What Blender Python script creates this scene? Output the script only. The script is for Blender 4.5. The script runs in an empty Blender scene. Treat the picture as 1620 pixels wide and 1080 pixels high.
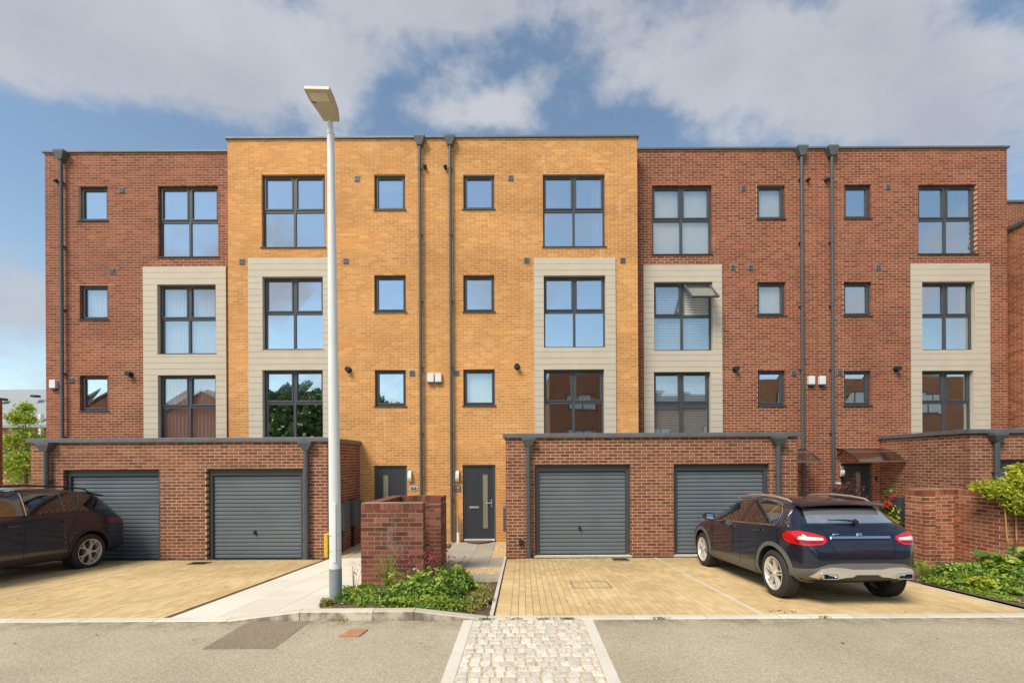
import bpy, bmesh, math, random
import numpy as np
from mathutils import Vector, Matrix, geometry
from mathutils.bvhtree import BVHTree

random.seed(7)
RNG = np.random.default_rng(7)
PI = math.pi
SC = bpy.context.scene
COL = SC.collection

# ------------------------------------------------------------------ camera
FPX = 725.0                       # focal length in photograph pixels (1620 wide)
VX, VY, CZ = 826.0, 731.0, 2.2    # where the level view axis meets the picture, camera height
ROLL = math.radians(0.3)
cam_d = bpy.data.cameras.new("camera")
cam_d.sensor_width = 36.0
cam_d.lens = FPX / 1620.0 * 36.0
cam_d.shift_x = -(VX - 810.0) / 1620.0
cam_d.shift_y = (VY - 540.0) / 1620.0
cam_d.clip_start = 0.05
cam_d.clip_end = 3000.0
cam = bpy.data.objects.new("camera", cam_d)
COL.objects.link(cam)
cr, sr = math.cos(ROLL), math.sin(ROLL)
cam.matrix_world = Matrix(((cr, sr, 0, 0), (0, 0, -1, 0), (-sr, cr, 0, CZ), (0, 0, 0, 1)))
SC.camera = cam

# ------------------------------------------------------------------ sun, sky, exposure
SUN_EL, SUN_AZ = math.radians(50), math.radians(38)     # azimuth to the left of the facade's normal
sun_dir = Vector((-math.sin(SUN_AZ) * math.cos(SUN_EL), -math.cos(SUN_AZ) * math.cos(SUN_EL), math.sin(SUN_EL)))
sun_d = bpy.data.lights.new("sun", 'SUN')
sun_d.energy = 2.55
sun_d.angle = math.radians(24)
sun_d.color = (1.0, 0.90, 0.76)
sun = bpy.data.objects.new("sun", sun_d)
COL.objects.link(sun)
sun.location = sun_dir * 50
sun.rotation_euler = sun_dir.to_track_quat('Z', 'Y').to_euler()

world = bpy.data.worlds.new("World")
SC.world = world
world.use_nodes = True
wn, wl = world.node_tree.nodes, world.node_tree.links
wn.clear()


def N(t, nodes=None, **kw):
    n = nodes.new(t)
    for k, v in kw.items():
        setattr(n, k, v)
    return n


def wmath(op, a, b=None, c=None, clamp=False):
    n = N('ShaderNodeMath', wn, operation=op)
    n.use_clamp = clamp
    for i, v in enumerate((a, b, c)):
        if v is None:
            continue
        if isinstance(v, (int, float)):
            n.inputs[i].default_value = v
        else:
            wl.new(v, n.inputs[i])
    return n.outputs[0]


w_out = N('ShaderNodeOutputWorld', wn)
w_bg = N('ShaderNodeBackground', wn)
w_bg.inputs['Strength'].default_value = 0.1
w_sky = N('ShaderNodeTexSky', wn, sky_type='NISHITA')
w_sky.sun_disc = False
w_sky.sun_elevation = SUN_EL
w_sky.sun_rotation = math.radians(180) + SUN_AZ
w_sky.air_density = 1.0
w_sky.dust_density = 0.15
w_sky.ozone_density = 1.6
w_tc = N('ShaderNodeTexCoord', wn)
w_sep = N('ShaderNodeSeparateXYZ', wn)
wl.new(w_tc.outputs['Generated'], w_sep.inputs[0])
w_off = N('ShaderNodeVectorMath', wn, operation='ADD')
w_off.inputs[1].default_value = (4.3, 1.2, 3.1)
w_str = N('ShaderNodeVectorMath', wn, operation='MULTIPLY')
w_str.inputs[1].default_value = (1.0, 1.0, 1.5)
wl.new(w_tc.outputs['Generated'], w_str.inputs[0])
wl.new(w_str.outputs[0], w_off.inputs[0])
w_n1 = N('ShaderNodeTexNoise', wn)
w_n1.inputs['Scale'].default_value = 3.4
w_n1.inputs['Detail'].default_value = 9.0
w_n1.inputs['Roughness'].default_value = 0.60
w_n1.inputs['Distortion'].default_value = 0.0
wl.new(w_off.outputs[0], w_n1.inputs['Vector'])
w_n2 = N('ShaderNodeTexNoise', wn)
w_n2.inputs['Scale'].default_value = 4.2
w_n2.inputs['Detail'].default_value = 6.0
w_n2.inputs['Roughness'].default_value = 0.5
wl.new(w_off.outputs[0], w_n2.inputs['Vector'])


def blob(cx, cy, rx, ry, amp):
    """A bank of cloud about one direction of the sky (tangents to the right and upwards of due north)."""
    tx = wmath('DIVIDE', w_sep.outputs['X'], wmath('MAXIMUM', w_sep.outputs['Y'], 0.05))
    tz = wmath('DIVIDE', w_sep.outputs['Z'], wmath('MAXIMUM', w_sep.outputs['Y'], 0.05))
    dx = wmath('MULTIPLY', wmath('SUBTRACT', tx, cx), 1.0 / rx)
    dz = wmath('MULTIPLY', wmath('SUBTRACT', tz, cy), 1.0 / ry)
    r2 = wmath('ADD', wmath('MULTIPLY', dx, dx), wmath('MULTIPLY', dz, dz))
    return wmath('MULTIPLY', wmath('POWER', 2.718, wmath('MULTIPLY', r2, -1.0)), amp)


banks = None
for b in ((-0.62, 0.92, 0.42, 0.20, 0.17), (-0.30, 0.80, 0.22, 0.13, 0.10), (0.32, 0.84, 0.26, 0.14, 0.16), (0.70, 0.86, 0.42, 0.12, 0.14),
          (-0.10, 0.76, 0.16, 0.06, 0.10), (-0.95, 0.90, 0.25, 0.14, 0.12), (0.05, 1.0, 0.30, 0.06, 0.10), (0.80, 0.72, 0.30, 0.06, 0.08), (-0.42, 0.70, 0.10, 0.03, 0.08), (0.42, 0.70, 0.16, 0.03, 0.08), (1.02, 0.60, 0.16, 0.10, 0.08), (-1.10, 0.47, 0.10, 0.10, 0.05),
          (-0.85, 0.62, 0.55, 0.14, -0.16), (0.05, 0.64, 0.20, 0.14, -0.10), (0.50, 0.62, 0.40, 0.09, -0.10), (-0.02, 0.95, 0.10, 0.12, -0.05), (0.12, 0.88, 0.08, 0.2, -0.10)):
    r = blob(*b)
    banks = r if banks is None else wmath('ADD', banks, r)
w_sum = wmath('ADD', w_n1.outputs['Fac'], banks)
w_mr = N('ShaderNodeMapRange', wn)
w_mr.interpolation_type = 'SMOOTHSTEP'
w_mr.inputs['From Min'].default_value = 0.47
w_mr.inputs['From Max'].default_value = 0.645
wl.new(w_sum, w_mr.inputs['Value'])
w_cr = N('ShaderNodeValToRGB', wn)
w_cr.color_ramp.elements[0].position = 0.32
w_cr.color_ramp.elements[0].color = (2.9, 3.0, 3.35, 1)
w_cr.color_ramp.elements[1].position = 0.66
w_cr.color_ramp.elements[1].color = (3.9, 3.95, 4.2, 1)
wl.new(w_n2.outputs['Fac'], w_cr.inputs['Fac'])
w_gain = N('ShaderNodeMix', wn, data_type='RGBA', blend_type='MULTIPLY')
w_gain.inputs[0].default_value = 1.0
w_gain.inputs[7].default_value = (1.22, 1.17, 1.03, 1)
wl.new(w_sky.outputs[0], w_gain.inputs[6])
w_mix = N('ShaderNodeMix', wn, data_type='RGBA')
wl.new(wmath('MULTIPLY', w_mr.outputs[0], 0.85), w_mix.inputs[0])
wl.new(w_gain.outputs[2], w_mix.inputs[6])
wl.new(w_cr.outputs[0], w_mix.inputs[7])
wl.new(w_mix.outputs[2], w_bg.inputs['Color'])
wl.new(w_bg.outputs[0], w_out.inputs['Surface'])

SC.view_settings.view_transform = 'Standard'
SC.view_settings.look = 'None'
SC.view_settings.gamma = 1.0
SC.view_settings.use_curve_mapping = False
SC.view_settings.exposure = 0.72
SC.cycles.max_bounces = 8
SC.cycles.diffuse_bounces = 3
SC.cycles.glossy_bounces = 4
SC.cycles.transparent_max_bounces = 8
SC.cycles.use_denoising = True
SC.cycles.sample_clamp_indirect = 6.0


# ------------------------------------------------------------------ helpers
def unroll(px, py):
    dx, dy = px - VX, py - VY
    return VX + dx * cr - dy * sr, VY + dx * sr + dy * cr


def XZ(px, py, D):
    """World X and Z of the point that stands D metres in front of the camera and shows at a pixel of the photograph."""
    x, y = unroll(px, py)
    return (x - VX) / FPX * D, CZ - (y - VY) / FPX * D


def prop(o, label=None, cat=None, group=None, kind=None):
    if label: o['label'] = label
    if cat: o['category'] = cat
    if group: o['group'] = group
    if kind: o['kind'] = kind
    return o


class _Org(dict):
    def __missing__(s, k):
        return Vector((0, 0, 0))


ORG = _Org()


def empty(name, loc, label=None, cat=None, group=None, parent=None, kind=None):
    o = bpy.data.objects.new(name, None)
    COL.objects.link(o)
    o.empty_display_size = 0.2
    if parent is not None:
        o.parent = parent
        po = ORG[parent.name]
        o.location = Vector(loc) - po
    else:
        o.location = loc
    ORG[o.name] = Vector(loc)
    return prop(o, label, cat, group, kind)


class MB:
    """Collects geometry in world metres and links it as ONE mesh object."""

    def __init__(s):
        s.v, s.f, s.m, s.t = [], [], [], []

    def add(s, vs, fs, m=0, t=None):
        b = len(s.v)
        s.v.extend(vs)
        s.f.extend([tuple(b + i for i in f) for f in fs])
        s.m.extend([m] * len(fs))
        s.t.extend([t if t is not None else 0.5] * len(vs))
        return s

    def box(s, x0, x1, y0, y1, z0, z1, m=0, t=None):
        vs = [(x0, y0, z0), (x1, y0, z0), (x1, y1, z0), (x0, y1, z0), (x0, y0, z1), (x1, y0, z1), (x1, y1, z1), (x0, y1, z1)]
        return s.add(vs, [(0, 3, 2, 1), (4, 5, 6, 7), (0, 1, 5, 4), (1, 2, 6, 5), (2, 3, 7, 6), (3, 0, 4, 7)], m, t)

    def prism(s, pts, axis, a0, a1, m=0, t=None):
        """Closed outline (2-D points) swept along one axis. axis 'x': (y,z), 'y': (x,z), 'z': (x,y)."""
        def P(p, a):
            return {'x': (a, p[0], p[1]), 'y': (p[0], a, p[1]), 'z': (p[0], p[1], a)}[axis]
        n = len(pts)
        vs = [P(p, a0) for p in pts] + [P(p, a1) for p in pts]
        fs = [tuple(range(n - 1, -1, -1)), tuple(range(n, 2 * n))] + [(i, (i + 1) % n, n + (i + 1) % n, n + i) for i in range(n)]
        return s.add(vs, fs, m, t)

    def cyl(s, p0, p1, r0, r1=None, n=12, m=0, cap=True, t=None):
        r1 = r0 if r1 is None else r1
        p0, p1 = Vector(p0), Vector(p1)
        d = (p1 - p0).normalized()
        a = d.orthogonal().normalized()
        b = d.cross(a)
        vs = []
        for p, r in ((p0, r0), (p1, r1)):
            for i in range(n):
                th = 2 * PI * i / n
                vs.append(tuple(p + a * math.cos(th) * r + b * math.sin(th) * r))
        fs = [(i, (i + 1) % n, n + (i + 1) % n, n + i) for i in range(n)]
        if cap:
            fs += [tuple(range(n - 1, -1, -1)), tuple(range(n, 2 * n))]
        return s.add(vs, fs, m, t)

    def tube(s, pts, r, n=8, m=0):
        pts = [Vector(p) for p in pts]
        rings, a = [], None
        for i, p in enumerate(pts):
            d = (pts[min(i + 1, len(pts) - 1)] - pts[max(i - 1, 0)]).normalized()
            a = d.orthogonal().normalized() if a is None else (a - d * a.dot(d)).normalized()
            b = d.cross(a)
            rr = r[i] if isinstance(r, (list, tuple)) else r
            rings.append([tuple(p + a * math.cos(2 * PI * k / n) * rr + b * math.sin(2 * PI * k / n) * rr) for k in range(n)])
        vs = [v for R in rings for v in R]
        fs = []
        for i in range(len(rings) - 1):
            for k in range(n):
                fs.append((i * n + k, i * n + (k + 1) % n, (i + 1) * n + (k + 1) % n, (i + 1) * n + k))
        fs += [tuple(range(n - 1, -1, -1)), tuple(range(len(vs) - n, len(vs)))]
        return s.add(vs, fs, m)

    def lathe(s, prof, center, axis='y', n=32, m=0):
        """prof: list of (radius, along axis)."""
        c = Vector(center)
        vs, fs = [], []
        for (r, a) in prof:
            for i in range(n):
                th = 2 * PI * i / n
                u, w = r * math.cos(th), r * math.sin(th)
                vs.append(tuple(c + (Vector((u, a, w)) if axis == 'y' else Vector((u, w, a)) if axis == 'z' else Vector((a, u, w)))))
        for j in range(len(prof) - 1):
            for i in range(n):
                fs.append((j * n + i, j * n + (i + 1) % n, (j + 1) * n + (i + 1) % n, (j + 1) * n + i))
        return s.add(vs, fs, m)

    def mesh(s, name, org, mats, smooth=False, tint=False):
        me = bpy.data.meshes.new(name)
        me.from_pydata([tuple(Vector(v) - org) for v in s.v], [], s.f)
        for mt in (mats if isinstance(mats, (list, tuple)) else [mats]):
            me.materials.append(mt)
        me.polygons.foreach_set('material_index', s.m)
        if smooth:
            me.polygons.foreach_set('use_smooth', [True] * len(s.f))
        if tint:
            at = me.attributes.new('tint', 'FLOAT', 'POINT')
            at.data.foreach_set('value', s.t)
        me.update()
        return me

    def build(s, name, mats, parent=None, smooth=False, bevel=0, tint=False, fix=False, **kw):
        org = ORG[parent.name] if parent is not None else Vector((0, 0, 0))
        me = s.mesh(name, org, mats, smooth, tint)
        if fix:
            bm = bmesh.new(); bm.from_mesh(me)
            bmesh.ops.recalc_face_normals(bm, faces=bm.faces)
            bm.to_mesh(me); bm.free()
        o = bpy.data.objects.new(name, me)
        COL.objects.link(o)
        ORG[o.name] = org
        if parent is not None:
            o.parent = parent
        if bevel:
            md = o.modifiers.new('bevel', 'BEVEL')
            md.width = bevel; md.segments = 2; md.limit_method = 'ANGLE'; md.harden_normals = False
        if smooth and smooth != 'all':
            try:
                me.set_sharp_from_angle(angle=math.radians(38))
            except Exception:
                pass
        return prop(o, kw.get('label'), kw.get('cat'), kw.get('group'), kw.get('kind'))


def place(name, me, parent, loc, rot=None):
    """Another object that shares a mesh; loc in world metres."""
    o = bpy.data.objects.new(name, me)
    COL.objects.link(o)
    o.parent = parent
    o.location = Vector(loc) - ORG[parent.name]
    if rot: o.rotation_euler = rot
    return o


# ------------------------------------------------------------------ materials
class Mat:
    def __init__(s, name):
        s.mt = bpy.data.materials.new(name)
        s.mt.use_nodes = True
        s.n, s.l = s.mt.node_tree.nodes, s.mt.node_tree.links
        s.bs = s.n['Principled BSDF']
        s.pos = None

    def P(s):
        if s.pos is None:
            s.pos = s.n.new('ShaderNodeNewGeometry').outputs['Position']
        return s.pos

    def set(s, **kw):
        for k, v in kw.items():
            s.bs.inputs[k.replace('_', ' ')].default_value = v
        return s

    def noise(s, scale, detail=4, rough=0.55, vec=None, stretch=None):
        n = s.n.new('ShaderNodeTexNoise')
        n.inputs['Scale'].default_value = scale
        n.inputs['Detail'].default_value = detail
        n.inputs['Roughness'].default_value = rough
        v = vec or s.P()
        if stretch:
            m = s.n.new('ShaderNodeVectorMath'); m.operation = 'MULTIPLY'
            m.inputs[1].default_value = stretch
            s.l.new(v, m.inputs[0]); v = m.outputs[0]
        s.l.new(v, n.inputs['Vector'])
        return n.outputs['Fac']

    def ramp(s, fac, stops):
        r = s.n.new('ShaderNodeValToRGB')
        el = r.color_ramp.elements
        while len(el) < len(stops):
            el.new(0.5)
        for e, (p, c) in zip(el, stops):
            e.position = p
            e.color = (c, c, c, 1) if isinstance(c, (int, float)) else (c[0], c[1], c[2], 1)
        s.l.new(fac, r.inputs['Fac'])
        return r.outputs['Color']

    def mix(s, a, b, fac, mode='MIX'):
        m = s.n.new('ShaderNodeMix'); m.data_type = 'RGBA'; m.blend_type = mode
        for i, v in ((0, fac), (6, a), (7, b)):
            if isinstance(v, (int, float)): m.inputs[i].default_value = v
            elif isinstance(v, tuple): m.inputs[i].default_value = (v[0], v[1], v[2], 1)
            else: s.l.new(v, m.inputs[i])
        return m.outputs[2]

    def attr(s, name='tint'):
        a = s.n.new('ShaderNodeAttribute'); a.attribute_name = name
        return a.outputs['Fac']

    def color(s, c):
        if isinstance(c, tuple): s.bs.inputs['Base Color'].default_value = (c[0], c[1], c[2], 1)
        else: s.l.new(c, s.bs.inputs['Base Color'])
        return s

    def bump(s, fac, strength=0.3, dist=0.01):
        b = s.n.new('ShaderNodeBump')
        b.inputs['Strength'].default_value = strength
        b.inputs['Distance'].default_value = dist
        s.l.new(fac, b.inputs['Height'])
        s.l.new(b.outputs[0], s.bs.inputs['Normal'])
        return s


def plain(name, c, rough=0.5, metal=0.0, var=0.08, scale=6.0, coat=0.0, bump=0.0, bscale=60):
    m = Mat(name)
    m.set(Roughness=rough, Metallic=metal)
    if coat: m.set(Coat_Weight=coat, Coat_Roughness=0.04)
    if var:
        f = m.noise(scale, 5)
        m.color(m.ramp(f, [(0.3, tuple(x * (1 - var) for x in c)), (0.7, tuple(min(1, x * (1 + var)) for x in c))]))
    else:
        m.color(c)
    if bump: m.bump(m.noise(bscale, 3), bump, 0.004)
    return m.mt


def brick_mat(name, stops, stain=(0.5, 0.45, 0.4), amt=0.35, grain=0.12):
    m = Mat(name)
    base = m.ramp(m.attr(), stops)
    g = m.ramp(m.noise(90, 4), [(0.3, 1 - grain), (0.7, 1 + grain)])
    c = m.mix(base, g, 1.0, 'MULTIPLY')
    big = m.ramp(m.noise(0.55, 4, 0.6, stretch=(0.6, 0.6, 1.8)), [(0.35, (0.82, 0.80, 0.79)), (0.65, (1.14, 1.13, 1.12))])
    c = m.mix(c, big, 1.0, 'MULTIPLY')
    sf = m.ramp(m.noise(2.2, 6, 0.65, stretch=(1.0, 1.0, 0.6)), [(0.62, 0.0), (0.80, amt)])
    c = m.mix(c, stain, sf)
    run = m.ramp(m.noise(3.2, 5, 0.6, stretch=(1.6, 1.6, 0.22)), [(0.60, 0.0), (0.74, amt * 0.9)])
    c = m.mix(c, stain, run)
    m.color(c)
    m.set(Roughness=0.85)
    m.bump(m.noise(140, 3), 0.35, 0.004)
    return m.mt


def mortar_mat(name, c):
    m = Mat(name)
    f = m.noise(40, 4)
    a = m.ramp(f, [(0.3, tuple(x * 0.86 for x in c)), (0.7, tuple(min(1, x * 1.1) for x in c))])
    b = m.ramp(m.noise(1.1, 4), [(0.35, 0.85), (0.65, 1.08)])
    m.color(m.mix(a, b, 1.0, 'MULTIPLY')).set(Roughness=0.95)
    return m.mt


M = {}
M['brick_red'] = brick_mat('red_brick', [(0.0, (0.165, 0.048, 0.026)), (0.15, (0.21, 0.061, 0.032)), (0.5, (0.252, 0.073, 0.037)), (0.85, (0.29, 0.088, 0.044)), (1.0, (0.315, 0.113, 0.060))], amt=0.12)
M['brick_orange'] = brick_mat('buff_orange_brick', [(0.0, (0.56, 0.250, 0.068)), (0.4, (0.605, 0.280, 0.078)), (0.8, (0.64, 0.305, 0.090)), (1.0, (0.69, 0.37, 0.125))], stain=(0.82, 0.68, 0.48), amt=0.38, grain=0.07)
M['brick_brown'] = brick_mat('brown_red_brick', [(0.0, (0.145, 0.050, 0.030)), (0.3, (0.195, 0.068, 0.038)), (0.7, (0.25, 0.088, 0.048)), (1.0, (0.29, 0.118, 0.066))], amt=0.12)
M['brick_wall'] = brick_mat('dark_garden_brick', [(0.0, (0.10, 0.033, 0.021)), (0.35, (0.165, 0.050, 0.030)), (0.75, (0.225, 0.072, 0.042)), (1.0, (0.29, 0.125, 0.080))], stain=(0.50, 0.45, 0.38), amt=0.5)
M['brick_bright'] = brick_mat('orange_red_brick', [(0.0, (0.28, 0.085, 0.045)), (0.5, (0.40, 0.13, 0.065)), (1.0, (0.50, 0.20, 0.10))], amt=0.12)
M['mortar_red'] = mortar_mat('mortar_pink', (0.66, 0.45, 0.27))
M['mortar_orange'] = mortar_mat('mortar_orange', (0.82, 0.58, 0.31))
M['mortar_tan'] = mortar_mat('mortar_tan', (0.67, 0.49, 0.29))
M['mortar_dark'] = mortar_mat('mortar_weathered', (0.36, 0.25, 0.165))
M['frame'] = plain('anthracite_frame', (0.062, 0.068, 0.074), 0.42, var=0.05)
M['metal'] = plain('grey_metal', (0.115, 0.128, 0.135), 0.42, 0.2, var=0.10, scale=3)
M['pipe'] = plain('grey_pipe', (0.085, 0.10, 0.107), 0.35, 0.1, var=0.08)
M['coping'] = plain('coping_metal', (0.15, 0.16, 0.17), 0.5, 0.3, var=0.15, scale=4)
M['boards'] = plain('greige_board', (0.56, 0.495, 0.385), 0.65, var=0.05, scale=2.5, bump=0.1)
M['dark'] = plain('dark_backing', (0.02, 0.02, 0.022), 0.8, var=0)
sm = Mat('garage_slat_paint')
sc_ = sm.ramp(sm.noise(1.4, 5), [(0.3, (0.125, 0.155, 0.17)), (0.7, (0.155, 0.185, 0.20))])
sc_ = sm.mix(sc_, (0.25, 0.22, 0.17), sm.ramp(sm.noise(7, 6, 0.7), [(0.58, 0.0), (0.8, 0.35)]))
sm.color(sc_).set(Roughness=0.42)
M['slat'] = sm.mt
M['door'] = plain('door_paint', (0.035, 0.040, 0.048), 0.42, var=0.05)
M['white'] = plain('white_plastic', (0.75, 0.76, 0.74), 0.4, var=0.03)
M['chrome'] = plain('chrome', (0.75, 0.75, 0.75), 0.12, 1.0, var=0)
M['steel'] = plain('brushed_steel', (0.55, 0.54, 0.50), 0.35, 0.9, var=0.05)
M['black'] = plain('black_plastic', (0.018, 0.018, 0.02), 0.5, var=0.05)
M['room'] = plain('room_wall', (0.30, 0.28, 0.25), 0.9, var=0.03)
M['curtain_white'] = plain('white_curtain', (0.86, 0.86, 0.84), 0.9, var=0.05)
M['curtain_pink'] = plain('pink_curtain', (0.84, 0.54, 0.49), 0.9, var=0.06)
M['blind'] = plain('white_blind', (0.72, 0.73, 0.72), 0.7, var=0.02)
M['lamp_glass'] = plain('lamp_diffuser', (0.70, 0.66, 0.55), 0.3, var=0.02)
M['yellow'] = plain('yellow_plastic', (0.72, 0.47, 0.03), 0.5, var=0.2, scale=20)
M['lampgrey'] = plain('pale_galvanised', (0.74, 0.77, 0.76), 0.35, 0.0, var=0.05, scale=2)
M['lampbase'] = plain('grey_root_paint', (0.27, 0.31, 0.33), 0.45, 0.1, var=0.08)
M['luminaire'] = plain('beige_luminaire', (0.45, 0.40, 0.30), 0.5, 0.1, var=0.05)


def glass_mat(name, refl, tint, rough=0.0):
    m = bpy.data.materials.new(name); m.use_nodes = True
    n, l = m.node_tree.nodes, m.node_tree.links
    n.clear()
    out = n.new('ShaderNodeOutputMaterial')
    gl = n.new('ShaderNodeBsdfGlossy'); gl.inputs['Roughness'].default_value = rough
    gl.inputs['Color'].default_value = (0.93, 0.97, 1.0, 1)
    tr = n.new('ShaderNodeBsdfTransparent'); tr.inputs['Color'].default_value = (*tint, 1)
    mx = n.new('ShaderNodeMixShader'); mx.inputs[0].default_value = refl
    geo = n.new('ShaderNodeNewGeometry')
    nz = n.new('ShaderNodeTexNoise'); nz.inputs['Scale'].default_value = 1.3; nz.inputs['Detail'].default_value = 1
    l.new(geo.outputs['Position'], nz.inputs['Vector'])
    bp = n.new('ShaderNodeBump'); bp.inputs['Strength'].default_value = 0.04; bp.inputs['Distance'].default_value = 0.02
    l.new(nz.outputs['Fac'], bp.inputs['Height']); l.new(bp.outputs[0], gl.inputs['Normal'])
    l.new(tr.outputs[0], mx.inputs[1]); l.new(gl.outputs[0], mx.inputs[2]); l.new(mx.outputs[0], out.inputs[0])
    return m


M['pane'] = glass_mat('window_glass', 0.55, (0.75, 0.8, 0.8))
M['pane_clear'] = glass_mat('clear_window_glass', 0.28, (0.85, 0.88, 0.88))
M['poly'] = glass_mat('smoked_polycarbonate', 0.30, (0.78, 0.74, 0.69), 0.15)

# ------------------------------------------------------------------ real bricks
YR, YO, YG = 13.43, 12.90, 10.76            # planes: red houses, orange houses, garage fronts
GARS = [(-11.54, -4.57), (-0.386, 6.47), (10.49, 18.0)]
ZTOP = 11.37


def hidden_by_garage(x, y, z):
    if y < YG + 0.3:
        return False
    t = YG / y
    gx, gz = x * t, CZ + (z - CZ) * t
    return gz < 2.9 and any(a < gx < b for a, b in GARS)


BRICK_MESH = {}


def brick_mesh(key, w, h, d):
    """A dozen brick meshes of one size that differ in tone and by a chipped corner; shared by all the single bricks."""
    k = (key, round(w, 4), round(h, 4), round(d, 4))
    if k not in BRICK_MESH:
        out = []
        for i in range(12):
            b = MB()
            e = RNG.uniform(0, 0.0015, 8)
            x0, x1 = -w / 2, w / 2
            vs = [(x0 + e[0], e[4], e[0]), (x1 - e[1], e[5], e[1]), (x1, d, 0), (x0, d, 0), (x0 + e[2], e[6], h - e[2]), (x1 - e[3], e[7], h - e[3]), (x1, d, h), (x0, d, h)]
            b.add(vs, [(0, 3, 2, 1), (4, 5, 6, 7), (0, 1, 5, 4), (1, 2, 6, 5), (2, 3, 7, 6), (3, 0, 4, 7)], 0, (i + 0.5) / 12)
            out.append(b.mesh('brick', Vector((0, 0, 0)), M[key], tint=True))
        BRICK_MESH[k] = out
    return BRICK_MESH[k]


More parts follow.
